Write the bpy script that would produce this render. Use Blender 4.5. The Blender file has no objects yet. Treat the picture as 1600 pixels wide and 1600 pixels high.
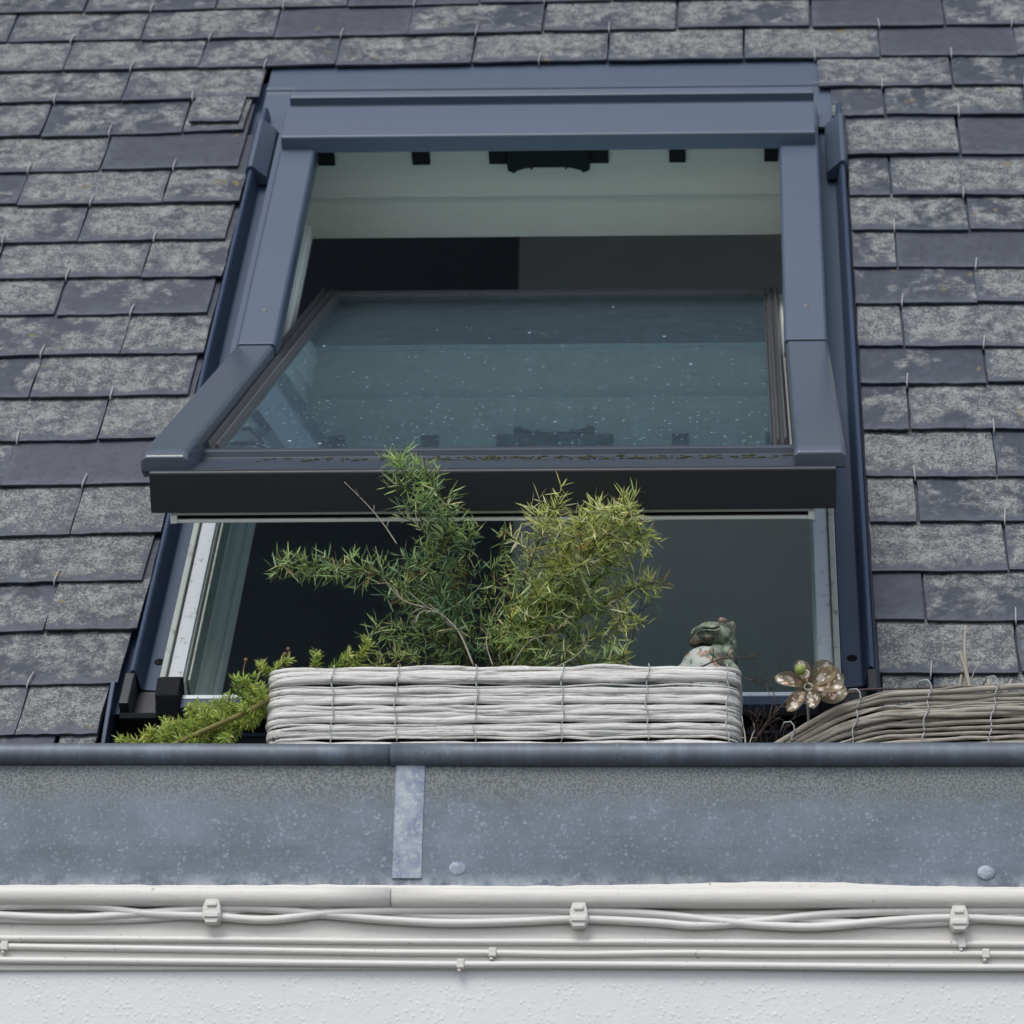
import bpy, bmesh, math, random
from mathutils import Vector, Matrix, noise
random.seed(7)
sc = bpy.context.scene
COL = sc.collection
R = math.radians
PI = math.pi

# ------------------------------------------------------------------ camera
FPX, PX, PY = 4765.5, 1045.78, 800.0          # focal length and principal point of the 1600 px photograph
CAM = Vector((0, 0, 1.6))
FW = Vector((-0.0242, 0.9399, 0.3407)).normalized()
RT = Vector((0.9997, 0.0251, 0.0019)); RT = (RT - FW * RT.dot(FW)).normalized()
UP = RT.cross(FW)
cd = bpy.data.cameras.new("camera"); cam = bpy.data.objects.new("camera", cd); COL.objects.link(cam)
cam.matrix_world = Matrix(((RT.x, UP.x, -FW.x, CAM.x), (RT.y, UP.y, -FW.y, CAM.y), (RT.z, UP.z, -FW.z, CAM.z), (0, 0, 0, 1)))
cd.sensor_fit = 'HORIZONTAL'; cd.sensor_width = 36.0
cd.lens = FPX / 1600 * 36.0
cd.shift_x = -(PX - 800) / 1600.0
cd.clip_start = 0.05; cd.clip_end = 3000
cd.dof.use_dof = True; cd.dof.focus_distance = 3.35; cd.dof.aperture_fstop = 13.0
sc.camera = cam

# ------------------------------------------------------------------ sky and sun (overcast, open shade)
w = bpy.data.worlds.new("World"); sc.world = w; w.use_nodes = True
nt = w.node_tree; nt.nodes.clear()
sky = nt.nodes.new('ShaderNodeTexSky'); sky.sky_type = 'NISHITA'; sky.sun_disc = False
sky.sun_elevation = R(52); sky.sun_rotation = R(200); sky.air_density = 1.0; sky.dust_density = 1.5; sky.ozone_density = 1.0
bg = nt.nodes.new('ShaderNodeBackground'); bg.inputs[1].default_value = 0.11
wo = nt.nodes.new('ShaderNodeOutputWorld')
hs = nt.nodes.new('ShaderNodeHueSaturation'); hs.inputs['Saturation'].default_value = .50
nt.links.new(sky.outputs[0], hs.inputs['Color']); nt.links.new(hs.outputs[0], bg.inputs[0]); nt.links.new(bg.outputs[0], wo.inputs[0])
sd = bpy.data.lights.new("sun", 'SUN'); sd.energy = 1.0; sd.angle = R(25); sd.color = (1.0, 0.96, 0.9)
so = bpy.data.objects.new("sun", sd); COL.objects.link(so)
AZ, EL = R(200), R(52)   # sun azimuth (clockwise from +Y) and elevation
sdir = Vector((math.sin(AZ) * math.cos(EL), math.cos(AZ) * math.cos(EL), math.sin(EL)))
so.rotation_euler = sdir.to_track_quat('Z', 'Y').to_euler(); so.location = (0, -2, 8)
sc.view_settings.view_transform = 'Standard'; sc.view_settings.look = 'None'
sc.view_settings.exposure = 0.86; sc.view_settings.gamma = 1.0

# ------------------------------------------------------------------ coordinates
SR, SS = R(57.61), R(33.39)                    # roof pitch, pitch of the open sash
O = Vector((0, 3.6805, 3.1716))                # pivot line of the window at x = 0
def RW(x, v, n=0.0):                           # on the roof: across, up the slope, off the slope
    return O + Vector((x, v * math.cos(SR) - n * math.sin(SR), v * math.sin(SR) + n * math.cos(SR)))
def SW(x, t, m=0.0):                           # on the open sash
    return O + Vector((x, t * math.cos(SS) - m * math.sin(SS), t * math.sin(SS) + m * math.cos(SS)))
def W(x, y, z): return Vector((x, y, z))
def at(px, py, Y):                             # the point at depth Y seen at a pixel of the photograph
    d = FW + RT * ((px - PX) / FPX) + UP * ((PY - py) / FPX)
    return CAM + d * ((Y - CAM.y) / d.y)

# ------------------------------------------------------------------ mesh helpers
class MB:
    def __init__(s): s.v = []; s.f = []; s.m = []; s.uv = {}; s.col = []; s.smooth = []
    def add(s, vs, fs, mi=0, col=None, smooth=False, uvs=None):
        b = len(s.v); s.v += [Vector(p) for p in vs]
        for k, f in enumerate(fs):
            s.f.append([b + i for i in f]); s.m.append(mi); s.col.append(col); s.smooth.append(smooth)
            if uvs is not None: s.uv[len(s.f) - 1] = [uvs[i] for i in f]
    def box(s, fr, a, b, mi=0, col=None):
        (x0, y0, z0), (x1, y1, z1) = a, b
        p = [fr(x, y, z) for x in (x0, x1) for y in (y0, y1) for z in (z0, z1)]
        s.add(p, [(0, 1, 3, 2), (4, 6, 7, 5), (0, 4, 5, 1), (2, 3, 7, 6), (0, 2, 6, 4), (1, 5, 7, 3)], mi, col)
    def profx(s, fr, prof, x0, x1, mi=0, closed=True, segs=1, wob=None, smooth=False):   # (y,z) profile along x
        n = len(prof); vs = []
        for k in range(segs + 1):
            x = x0 + (x1 - x0) * k / segs
            for j, (a, b) in enumerate(prof):
                if wob: da, db = wob(x, j)
                else: da = db = 0
                vs.append(fr(x, a + da, b + db))
        fs = []
        for k in range(segs):
            for j in range(n if closed else n - 1):
                j2 = (j + 1) % n
                fs.append((k * n + j, k * n + j2, (k + 1) * n + j2, (k + 1) * n + j))
        if closed: fs += [tuple(range(n)), tuple(range(segs * n, segs * n + n))]
        s.add(vs, fs, mi, smooth=smooth)
    def profy(s, fr, prof, y0, y1, mi=0, closed=True):                       # (x,z) profile along y
        n = len(prof); vs = [fr(a, y, b) for y in (y0, y1) for (a, b) in prof]
        fs = [(j, (j + 1) % n, n + (j + 1) % n, n + j) for j in range(n if closed else n - 1)]
        if closed: fs += [tuple(range(n)), tuple(range(n, 2 * n))]
        s.add(vs, fs, mi)
    def tube(s, pts, rad, seg=8, mi=0, col=None, flat=1.0, cap=True, up=Vector((0, 0, 1))):
        n = len(pts); vs = []
        for i, p in enumerate(pts):
            d = (pts[min(i + 1, n - 1)] - pts[max(i - 1, 0)])
            d = d.normalized() if d.length > 1e-9 else Vector((1, 0, 0))
            u = up if abs(d.dot(up)) < .97 else Vector((1, 0, 0))
            a = d.cross(u).normalized(); b = a.cross(d)
            r = rad[i] if isinstance(rad, (list, tuple)) else rad
            for k in range(seg):
                t = 2 * PI * k / seg
                vs.append(p + a * (math.cos(t) * r * flat) + b * (math.sin(t) * r))
        fs = [(i * seg + k, i * seg + (k + 1) % seg, (i + 1) * seg + (k + 1) % seg, (i + 1) * seg + k) for i in range(n - 1) for k in range(seg)]
        if cap: fs += [tuple(range(seg)), tuple(range((n - 1) * seg, n * seg))]
        s.add(vs, fs, mi, col, True)
    def ball(s, c, r, nu=12, nv=8, mi=0, sc_=(1, 1, 1), rot=None, col=None):
        vs = []; fs = []
        for j in range(nv + 1):
            ph = PI * j / nv
            for i in range(nu):
                th = 2 * PI * i / nu
                q = Vector((math.sin(ph) * math.cos(th) * sc_[0], math.sin(ph) * math.sin(th) * sc_[1], math.cos(ph) * sc_[2])) * r
                if rot: q = rot @ q
                vs.append(Vector(c) + q)
        for j in range(nv):
            for i in range(nu):
                fs.append((j * nu + i, j * nu + (i + 1) % nu, (j + 1) * nu + (i + 1) % nu, (j + 1) * nu + i))
        s.add(vs, fs, mi, col, True)
    def build(s, name, mats, root=None, parent=None, bevel=0, bseg=2, merge=False, autosmooth=False):
        if not isinstance(mats, (list, tuple)): mats = [mats]
        loc = Vector(root.location) if root is not None else Vector((0, 0, 0))
        me = bpy.data.meshes.new(name)
        me.from_pydata([tuple(p - loc) for p in s.v], [], s.f)
        for m in mats: me.materials.append(m)
        for i, p in enumerate(me.polygons):
            p.material_index = s.m[i]; p.use_smooth = s.smooth[i]
        if s.uv:
            ul = me.uv_layers.new(name="UVMap")
            for i, p in enumerate(me.polygons):
                u = s.uv.get(i)
                if u:
                    for k, li in enumerate(p.loop_indices): ul.data[li].uv = u[k]
        if any(c is not None for c in s.col):
            ca = me.color_attributes.new("tint", 'FLOAT_COLOR', 'CORNER')
            for i, p in enumerate(me.polygons):
                c = s.col[i] or (1, 1, 1)
                for li in p.loop_indices: ca.data[li].color = (c[0], c[1], c[2], 1)
        bm = bmesh.new(); bm.from_mesh(me)
        if merge: bmesh.ops.remove_doubles(bm, verts=bm.verts, dist=1e-5)
        bmesh.ops.recalc_face_normals(bm, faces=bm.faces); bm.to_mesh(me); bm.free()
        o = bpy.data.objects.new(name, me); COL.objects.link(o)
        if parent is None: parent = root
        if parent is not None: o.parent = parent
        if bevel:
            md = o.modifiers.new("bevel", 'BEVEL'); md.width = bevel; md.segments = bseg; md.limit_method = 'ANGLE'; md.angle_limit = R(35)
            for p in me.polygons: p.use_smooth = True
            md2 = o.modifiers.new("wn", 'WEIGHTED_NORMAL'); md2.keep_sharp = False
        return o
def tag(o, label=None, cat=None, group=None, kind=None):
    if label: o['label'] = label
    if cat: o['category'] = cat
    if group: o['group'] = group
    if kind: o['kind'] = kind
    return o
def empty(name, loc, label, cat, group=None):
    o = bpy.data.objects.new(name, None); COL.objects.link(o); o.location = loc; o.empty_display_size = .05
    return tag(o, label, cat, group)
def catmull(pts, k=8):
    out = []; n = len(pts)
    for i in range(n - 1):
        p0, p1, p2, p3 = pts[max(i - 1, 0)], pts[i], pts[i + 1], pts[min(i + 2, n - 1)]
        for j in range(k):
            t = j / k
            out.append(.5 * ((2 * p1) + (p2 - p0) * t + (2 * p0 - 5 * p1 + 4 * p2 - p3) * t * t + (3 * p1 - p0 - 3 * p2 + p3) * t ** 3))
    out.append(pts[-1].copy()); return out

# ------------------------------------------------------------------ materials
class NT:
    def __init__(s, name):
        s.m = bpy.data.materials.new(name); s.m.use_nodes = True; s.t = s.m.node_tree
        s.b = s.t.nodes['Principled BSDF']; s.out = s.t.nodes['Material Output']
    def n(s, typ, **kw):
        nd = s.t.nodes.new(typ)
        for k, v in kw.items():
            if k.startswith('i_'):
                key = k[2:]; key = int(key) if key.isdigit() else key.replace('_', ' ')
                nd.inputs[key].default_value = v
            else: setattr(nd, k, v)
        return nd
    def l(s, a, b): s.t.links.new(a, b)
    def tc(s, out='Object', scale=(1, 1, 1)):
        c = s.n('ShaderNodeTexCoord'); mp = s.n('ShaderNodeMapping'); mp.inputs['Scale'].default_value = scale
        s.l(c.outputs[out], mp.inputs[0]); return mp.outputs[0]
    def noise(s, vec, scale, detail=4, rough=.55, dist=0):
        q = s.n('ShaderNodeTexNoise'); q.inputs['Scale'].default_value = scale; q.inputs['Detail'].default_value = detail
        q.inputs['Roughness'].default_value = rough; q.inputs['Distortion'].default_value = dist
        if vec is not None: s.l(vec, q.inputs['Vector'])
        return q.outputs['Fac']
    def ramp(s, fac, stops):
        r = s.n('ShaderNodeValToRGB'); e = r.color_ramp.elements
        while len(e) < len(stops): e.new(.5)
        for i, (p, c) in enumerate(stops):
            e[i].position = p; e[i].color = (c, c, c, 1) if not isinstance(c, tuple) else (c[0], c[1], c[2], 1)
        s.l(fac, r.inputs[0]); return r.outputs[0]
    def mix(s, fac, a, b, mode='MIX'):
        m = s.n('ShaderNodeMix', data_type='RGBA', blend_type=mode)
        for sock, v in ((m.inputs[0], fac), (m.inputs[6], a), (m.inputs[7], b)):
            if isinstance(v, (int, float)): sock.default_value = v
            elif isinstance(v, tuple): sock.default_value = (v[0], v[1], v[2], 1)
            else: s.l(v, sock)
        return m.outputs[2]
    def math(s, op, a, b=0.0, clamp=False):
        m = s.n('ShaderNodeMath', operation=op); m.use_clamp = clamp
        for sock, v in ((m.inputs[0], a), (m.inputs[1], b)):
            if isinstance(v, (int, float)): sock.default_value = v
            else: s.l(v, sock)
        return m.outputs[0]
    def bump(s, h, strength=.3, dist=.001, normal=None):
        b = s.n('ShaderNodeBump'); b.inputs['Strength'].default_value = strength; b.inputs['Distance'].default_value = dist
        s.l(h, b.inputs['Height'])
        if normal is not None: s.l(normal, b.inputs['Normal'])
        s.l(b.outputs[0], s.b.inputs['Normal']); return b.outputs[0]
    def setp(s, color=None, rough=None, metal=None, spec=None, coat=None):
        for k, v in (('Base Color', color), ('Roughness', rough), ('Metallic', metal), ('Specular IOR Level', spec), ('Coat Weight', coat)):
            if v is None: continue
            if isinstance(v, (int, float)): s.b.inputs[k].default_value = v
            elif isinstance(v, tuple): s.b.inputs[k].default_value = (v[0], v[1], v[2], 1)
            else: s.l(v, s.b.inputs[k])
        return s

def painted(name, col, rough=.4, var=.12, dirt=None, dscale=40, bumpy=0.0, dthr=(.62, .75), rv=.25, spec=.5):
    t = NT(name); v = t.tc()
    n1 = t.noise(v, 6, 4); c = t.mix(n1, tuple(x * (1 - var) for x in col), tuple(x * (1 + var) for x in col))
    if dirt:
        d = t.ramp(t.noise(v, dscale, 8, .7), [(dthr[0], 0.0), (dthr[1], 1.0)]); c = t.mix(t.math('MULTIPLY', d, .8), c, dirt)
    t.setp(color=c, spec=spec, rough=t.math('ADD', t.math('MULTIPLY', t.noise(v, 25, 5), rv), rough - rv / 2))
    if bumpy: t.bump(t.noise(v, 160, 4), bumpy, .001)
    return t.m

M_METAL = painted('blue_grey_coated_metal', (.067, .089, .134), .36, .06, rv=.06, dirt=(.13, .13, .13), dscale=90, dthr=(.70, .78))
M_COVER = painted('slate_grey_coated_metal', (.080, .096, .126), .17, .05, rv=.03, dirt=(.11, .11, .11), dscale=90, dthr=(.72, .8))
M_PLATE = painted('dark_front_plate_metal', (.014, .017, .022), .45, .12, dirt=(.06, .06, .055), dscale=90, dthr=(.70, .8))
M_RAIL = painted('grey_lower_rail_metal', (.042, .052, .072), .42, .1, dirt=(.05, .05, .04), dscale=70, dthr=(.6, .75), rv=.1, spec=.35)
M_METALD = painted('anthracite_coated_metal', (.040, .044, .056), .32, .12, dirt=(.10, .10, .095), dscale=70, dthr=(.66, .78))
M_TROUGH = painted('blue_flashing_metal', (.050, .072, .122), .5, .08, spec=.3, rv=.1, dirt=(.10, .10, .10), dscale=60, dthr=(.68, .8))
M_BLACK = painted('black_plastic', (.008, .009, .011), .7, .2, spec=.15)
M_RUBBER = painted('grey_aluminium_bead', (.085, .088, .095), .35, .15, dirt=(.03, .03, .03), dscale=50, dthr=(.55, .7))
M_GASKET = painted('pale_gasket', (.30, .33, .31), .6, .15, dirt=(.06, .06, .05), dscale=60, dthr=(.56, .68))
M_ZSTRIP = painted('pale_frame_strip', (.44, .47, .50), .5, .1, dirt=(.10, .10, .08), dscale=80, dthr=(.57, .66))
M_WOODW = painted('white_painted_wood', (.66, .68, .66), .5, .05, dirt=(.25, .26, .22), dscale=30, dthr=(.66, .8))
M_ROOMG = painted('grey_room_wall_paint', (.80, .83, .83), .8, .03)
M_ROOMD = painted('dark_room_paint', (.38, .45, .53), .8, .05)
M_ROOML = painted('room_floor_board', (.5, .47, .42), .6, .1)
M_STEEL = painted('dull_steel', (.20, .20, .20), .6, .15); M_STEEL.node_tree.nodes['Principled BSDF'].inputs['Metallic'].default_value = .7
M_WIRE = painted('galvanised_wire', (.36, .37, .38), .45, .2)

# lining boards with fine horizontal grain
t = NT('white_lining_board'); v = t.tc(scale=(2, 60, 60)); g = t.noise(v, 6, 4, .6)
v2 = t.tc(); t.setp(color=t.mix(g, (.43, .395, .345), (.53, .495, .43)), rough=.55); t.bump(g, .35, .001); M_LINING = t.m

# slate
def slate_mat():
    t = NT('weathered_roof_slate')
    at_ = t.n('ShaderNodeAttribute', attribute_name='tint'); sp = t.n('ShaderNodeSeparateColor'); t.l(at_.outputs['Color'], sp.inputs[0])
    rl, gt, bo = sp.outputs[0], sp.outputs[1], sp.outputs[2]
    uv = t.n('ShaderNodeUVMap'); su = t.n('ShaderNodeSeparateXYZ'); t.l(uv.outputs[0], su.inputs[0])
    oc = t.n('ShaderNodeTexCoord'); va = t.n('ShaderNodeVectorMath', operation='ADD'); cb = t.n('ShaderNodeCombineXYZ')
    t.l(t.math('MULTIPLY', bo, 7.0), cb.inputs[0]); t.l(t.math('MULTIPLY', bo, 3.0), cb.inputs[1])
    t.l(oc.outputs['Object'], va.inputs[0]); t.l(cb.outputs[0], va.inputs[1]); v = va.outputs[0]
    n_big = t.noise(v, 13, 3, .5); n_mid = t.noise(v, 50, 6, .7); n_fine = t.noise(v, 330, 4, .75); n_edge = t.noise(v, 70, 4, .6)
    # bare rim of each slate: distance to its lower and side edges in metres (uv are metres)
    e = t.math('MINIMUM', su.outputs[1], t.math('ADD', .006, t.math('MINIMUM', t.math('MULTIPLY', su.outputs[0], 1.0), t.math('MULTIPLY', t.math('SUBTRACT', .21, su.outputs[0]), 1.0))))
    rim = t.math('ADD', e, t.math('MULTIPLY', t.math('SUBTRACT', n_edge, .5), .050))
    rimf = t.ramp(rim, [(.008, 0.0), (.020, 1.0)])
    cover = t.math('ADD', t.math('MULTIPLY', n_big, 1.15), t.math('MULTIPLY', n_mid, .70))        # ~ .72 mean
    thr = t.math('SUBTRACT', 1.42, t.math('MULTIPLY', rl, .78))
    lich = t.ramp(t.math('ADD', t.math('SUBTRACT', cover, thr), .5), [(.44, 0.0), (.60, 1.0)])
    lich = t.math('MULTIPLY', t.math('MULTIPLY', lich, rimf), t.ramp(su.outputs[1], [(.100, 1.0), (.106, 0.0)]))
    speck = t.ramp(t.math('ADD', t.math('MULTIPLY', n_fine, .62), t.math('MULTIPLY', n_mid, .38)), [(.465, 0.0), (.535, 1.0)])
    lf = t.math('MULTIPLY', t.math('POWER', lich, .7), t.math('ADD', t.math('MULTIPLY', speck, .86), .14))
    base = t.mix(gt, (.018, .026, .041), (.042, .045, .063))
    base = t.mix(t.ramp(n_mid, [(.35, 0.0), (.75, 1.0)]), base, t.mix(.45, base, (.09, .105, .13)))
    # chalky bloom near the rims of bare slates
    bloom = t.math('MULTIPLY', t.ramp(rim, [(.0, 1.0), (.018, 0.0)]), .35)
    base = t.mix(bloom, base, (.12, .135, .17))
    lcol = t.mix(n_edge, (.135, .145, .148), (.345, .355, .34))
    c = t.mix(lf, base, lcol)
    yel = t.ramp(t.noise(v, 38, 3, .5), [(.70, 0.0), (.745, 1.0)])
    c = t.mix(t.math('MULTIPLY', yel, .7), c, (.20, .15, .045))
    mossn = t.ramp(t.noise(v, 90, 5, .75), [(.57, 0.0), (.66, 1.0)])
    c = t.mix(t.math('MULTIPLY', mossn, .75), c, (.018, .018, .016))
    t.setp(color=c, rough=t.math('ADD', t.math('MULTIPLY', lf, .35), .5), spec=.45)
    h = t.math('ADD', t.math('MULTIPLY', lf, .6), t.math('ADD', t.math('MULTIPLY', n_fine, .35), t.math('MULTIPLY', n_big, 1.2)))
    t.bump(h, .55, .0014); return t.m
M_SLATE = slate_mat()

def zinc_mat(name, face=True, dark=1.0):
    t = NT(name); v = t.tc()
    sep = t.n('ShaderNodeSeparateXYZ'); t.l(v, sep.inputs[0])
    n1 = t.noise(v, 5, 5, .6); n2 = t.noise(v, 40, 6, .7); n3 = t.noise(v, 260, 4, .65)
    c = t.mix(n1, (.082 * dark, .102 * dark, .126 * dark), (.128 * dark, .152 * dark, .178 * dark))
    vo = t.n('ShaderNodeTexVoronoi'); vo.inputs['Scale'].default_value = 190; t.l(v, vo.inputs['Vector'])
    ring = t.math('MULTIPLY', t.ramp(vo.outputs['Distance'], [(.10, .35), (.28, 1.0), (.40, 0.0)]), t.ramp(t.noise(v, 45, 6, .8), [(.50, 0.0), (.60, 1.0)]))
    big = t.ramp(t.noise(t.tc(scale=(1, 1, 1.6)), 9, 7, .7), [(.40, 0.0), (.62, 1.0)])
    c = t.mix(t.math('MULTIPLY', big, .5), c, (.185, .225, .29))
    if face: c = t.mix(t.math('MULTIPLY', ring, .65), c, (.30, .36, .43))
    sp = t.ramp(n3, [(.56, 0.0), (.70, 1.0)]); c = t.mix(t.math('MULTIPLY', sp, .5), c, (.25, .30, .37))
    if face:
        z = t.math('ADD', sep.outputs[2], t.math('MULTIPLY', t.math('SUBTRACT', n2, .5), .018))
        z = t.math('ADD', z, t.math('MULTIPLY', sep.outputs[0], .0065))
        # wear: brownish bloom with dark specks under the bead, white salts along the lower seam
        top = t.ramp(t.math('MULTIPLY', t.math('SUBTRACT', z, .085), 20), [(0.0, 0.0), (.55, 1.0)])
        spk = t.ramp(t.noise(v, 420, 3, .6), [(.44, 0.0), (.56, 1.0)])
        c = t.mix(t.math('MULTIPLY', top, .8), c, t.mix(spk, (.080, .088, .088), (.185, .198, .190)))
        low = t.ramp(t.math('MULTIPLY', t.math('SUBTRACT', z, .0), 35), [(0.15, 1.0), (.75, 0.0)])
        ln = t.ramp(n2, [(.42, 0.0), (.62, 1.0)])
        c = t.mix(t.math('MULTIPLY', t.math('MULTIPLY', low, ln), .75), c, (.50, .53, .56))
    else:
        st = t.noise(t.tc(scale=(38, 3, 3)), 1.3, 4, .6); c = t.mix(t.ramp(st, [(.40, 0.0), (.62, 1.0)]), c, (.11 * dark, .13 * dark, .16 * dark))
    t.setp(color=c, rough=.52, metal=.25, spec=.5); t.bump(t.math('ADD', n3, t.math('MULTIPLY', n2, 1.5)), .18, .001); return t.m
M_ZINC = zinc_mat('weathered_zinc_face'); M_ZBEAD = zinc_mat('zinc_rolled_bead', False, .85)
# strap
t = NT('chalky_zinc_strap'); v = t.tc(); n1 = t.noise(v, 35, 6, .7); n2 = t.noise(v, 160, 5, .7)
c = t.mix(t.ramp(n1, [(.38, 0.0), (.62, 1.0)]), (.14, .18, .27), (.33, .37, .42)); c = t.mix(t.ramp(n2, [(.5, 0.0), (.7, 1.0)]), c, (.44, .46, .46))
t.setp(color=c, rough=.6, metal=.1); t.bump(n2, .3, .001); M_STRAP = t.m
# cream paint of moulding, cables
def cream(name, col, grain=(6, 60, 60)):
    t = NT(name); v = t.tc(scale=grain); v2 = t.tc()
    g = t.noise(v, 4, 5, .65); d = t.ramp(t.noise(v2, 22, 7, .75), [(.58, 0.0), (.74, 1.0)])
    c = t.mix(g, tuple(x * .9 for x in col), tuple(min(1, x * 1.06) for x in col)); c = t.mix(t.math('MULTIPLY', d, .35), c, (.36, .35, .30))
    sp = t.ramp(t.noise(v2, 150, 2, .5), [(.73, 0.0), (.77, 1.0)]); c = t.mix(t.math('MULTIPLY', sp, .7), c, (.15, .14, .12))
    t.setp(color=c, rough=.5); t.bump(t.math('ADD', g, t.noise(v2, 90, 4)), .3, .0015); return t.m
M_CREAM = cream('cream_painted_moulding', (.60, .585, .55)); M_CABLE = cream('painted_over_cable', (.62, .61, .585)); M_BAND = cream('smooth_cream_plaster', (.60, .58, .545), (8, 25, 25))
t = NT('white_stucco'); v = t.tc()
n1 = t.noise(v, 75, 3, .5, .4); n2 = t.noise(v, 300, 4, .6); vo = t.n('ShaderNodeTexVoronoi'); vo.inputs['Scale'].default_value = 170; t.l(v, vo.inputs['Vector'])
blob = t.math('MULTIPLY', t.ramp(vo.outputs['Distance'], [(.0, 1.0), (.42, 0.0)]), t.ramp(t.noise(v, 60, 4, .6), [(.40, 0.0), (.55, 1.0)]))
t.setp(color=t.mix(t.noise(v, 9, 5), (.595, .60, .605), (.65, .655, .655)), rough=.7)
t.bump(t.math('ADD', t.math('ADD', t.math('MULTIPLY', n1, .9), blob), t.math('MULTIPLY', n2, .5)), .42, .0014); M_STUCCO = t.m
# willow
def willow(name, a, b, dk, thr):
    t = NT(name); oc = t.tc(scale=(7, 60, 160)); v2 = t.tc(); at_ = t.n('ShaderNodeAttribute', attribute_name='tint')
    g = t.noise(oc, 3, 6, .7); c = t.mix(g, a, b)
    d = t.ramp(t.noise(t.tc(scale=(5, 30, 110)), 4, 6, .75), [(thr, 0.0), (thr + .1, 1.0)]); c = t.mix(t.math('MULTIPLY', d, .8), c, dk)
    c = t.mix(1.0, c, at_.outputs['Color'], 'MULTIPLY')
    t.setp(color=c, rough=.75); t.bump(t.math('ADD', g, t.math('MULTIPLY', t.noise(t.tc(scale=(4, 40, 220)), 5, 5, .7), 1.2)), .9, .0016); return t.m
M_WILLOWW = willow('white_painted_willow', (.62, .615, .60), (.78, .77, .745), (.17, .16, .145), .53)
M_WILLOWG = willow('weathered_grey_willow', (.23, .205, .175), (.48, .445, .39), (.06, .05, .042), .56)
M_SOIL = painted('dark_potting_soil', (.02, .016, .012), .9, .3, bumpy=.8)
# leaves
def leafmat(name, rough=.5):
    t = NT(name); at_ = t.n('ShaderNodeAttribute', attribute_name='tint'); v = t.tc()
    c = t.mix(t.noise(v, 120, 3), t.mix(.10, at_.outputs['Color'], (.02, .03, .01)), at_.outputs['Color'])
    t.setp(color=c, rough=rough, spec=.5); tr = t.n('ShaderNodeBsdfTranslucent'); t.l(c, tr.inputs[0])
    mx = t.n('ShaderNodeMixShader'); mx.inputs[0].default_value = .42; t.l(t.b.outputs[0], mx.inputs[1]); t.l(tr.outputs[0], mx.inputs[2]); t.l(mx.outputs[0], t.out.inputs[0]); return t.m
M_LEAF = leafmat('narrow_green_leaf', .42); M_STEM = leafmat('green_brown_stem', .6)
M_DEAD = painted('dead_pale_twig', (.36, .33, .28), .8, .25); M_TWIG = painted('dark_bare_twig', (.05, .032, .028), .7, .3)
M_BUD = painted('dried_brown_bud', (.22, .12, .07), .8, .3); M_MOSS = painted('dark_green_moss', (.045, .050, .018), .95, .4, bumpy=.9)
# figurine
t = NT('patinated_terracotta'); v = t.tc(); n1 = t.noise(v, 55, 6, .65); n2 = t.noise(v, 140, 5, .7); n3 = t.noise(v, 38, 4, .6, 1.0)
c = t.mix(t.ramp(n1, [(.44, 0.0), (.56, 1.0)]), (.030, .042, .030), (.24, .29, .22)); c = t.mix(t.ramp(n3, [(.55, 0.0), (.66, 1.0)]), c, (.26, .14, .09))
c = t.mix(t.ramp(n2, [(.60, 0.0), (.72, 1.0)]), c, (.42, .42, .36)); t.setp(color=c, rough=.6); t.bump(t.math('ADD', n2, n1), .9, .003); M_FROG = t.m
t = NT('pale_worn_belly_glaze'); v = t.tc(); n1 = t.noise(v, 60, 5, .6); n2 = t.noise(v, 130, 3, .6)
c = t.mix(n1, (.34, .38, .35), (.48, .51, .48)); c = t.mix(t.ramp(n1, [(.53, 0.0), (.60, 1.0)]), c, (.27, .17, .12)); c = t.mix(t.ramp(n2, [(.56, 0.0), (.62, 1.0)]), c, (.08, .10, .07))
t.setp(color=c, rough=.5); t.bump(n2, .25, .001); M_BELLY = t.m
# clear plastic of the pinwheel
t = NT('clear_smoky_plastic'); tb = t.n('ShaderNodeBsdfTransparent'); tb.inputs[0].default_value = (.80, .72, .60, 1)
t.setp(color=(.38, .34, .25), rough=.15, spec=.9); mx = t.n('ShaderNodeMixShader'); mx.inputs[0].default_value = .33
t.l(tb.outputs[0], mx.inputs[1]); t.l(t.b.outputs[0], mx.inputs[2]); t.l(mx.outputs[0], t.out.inputs[0]); M_FILM = t.m
M_PRINT = painted('white_printed_flower', (.72, .66, .60), .5, .05); M_PRINTP = painted('pink_printed_flower', (.62, .38, .30), .5, .05)
M_BEAD = painted('green_wooden_bead', (.20, .26, .05), .5, .15, dirt=(.10, .10, .03), dscale=120, dthr=(.6, .7)); M_RING = painted('pale_plastic_ring', (.55, .55, .50), .35, .08)
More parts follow.
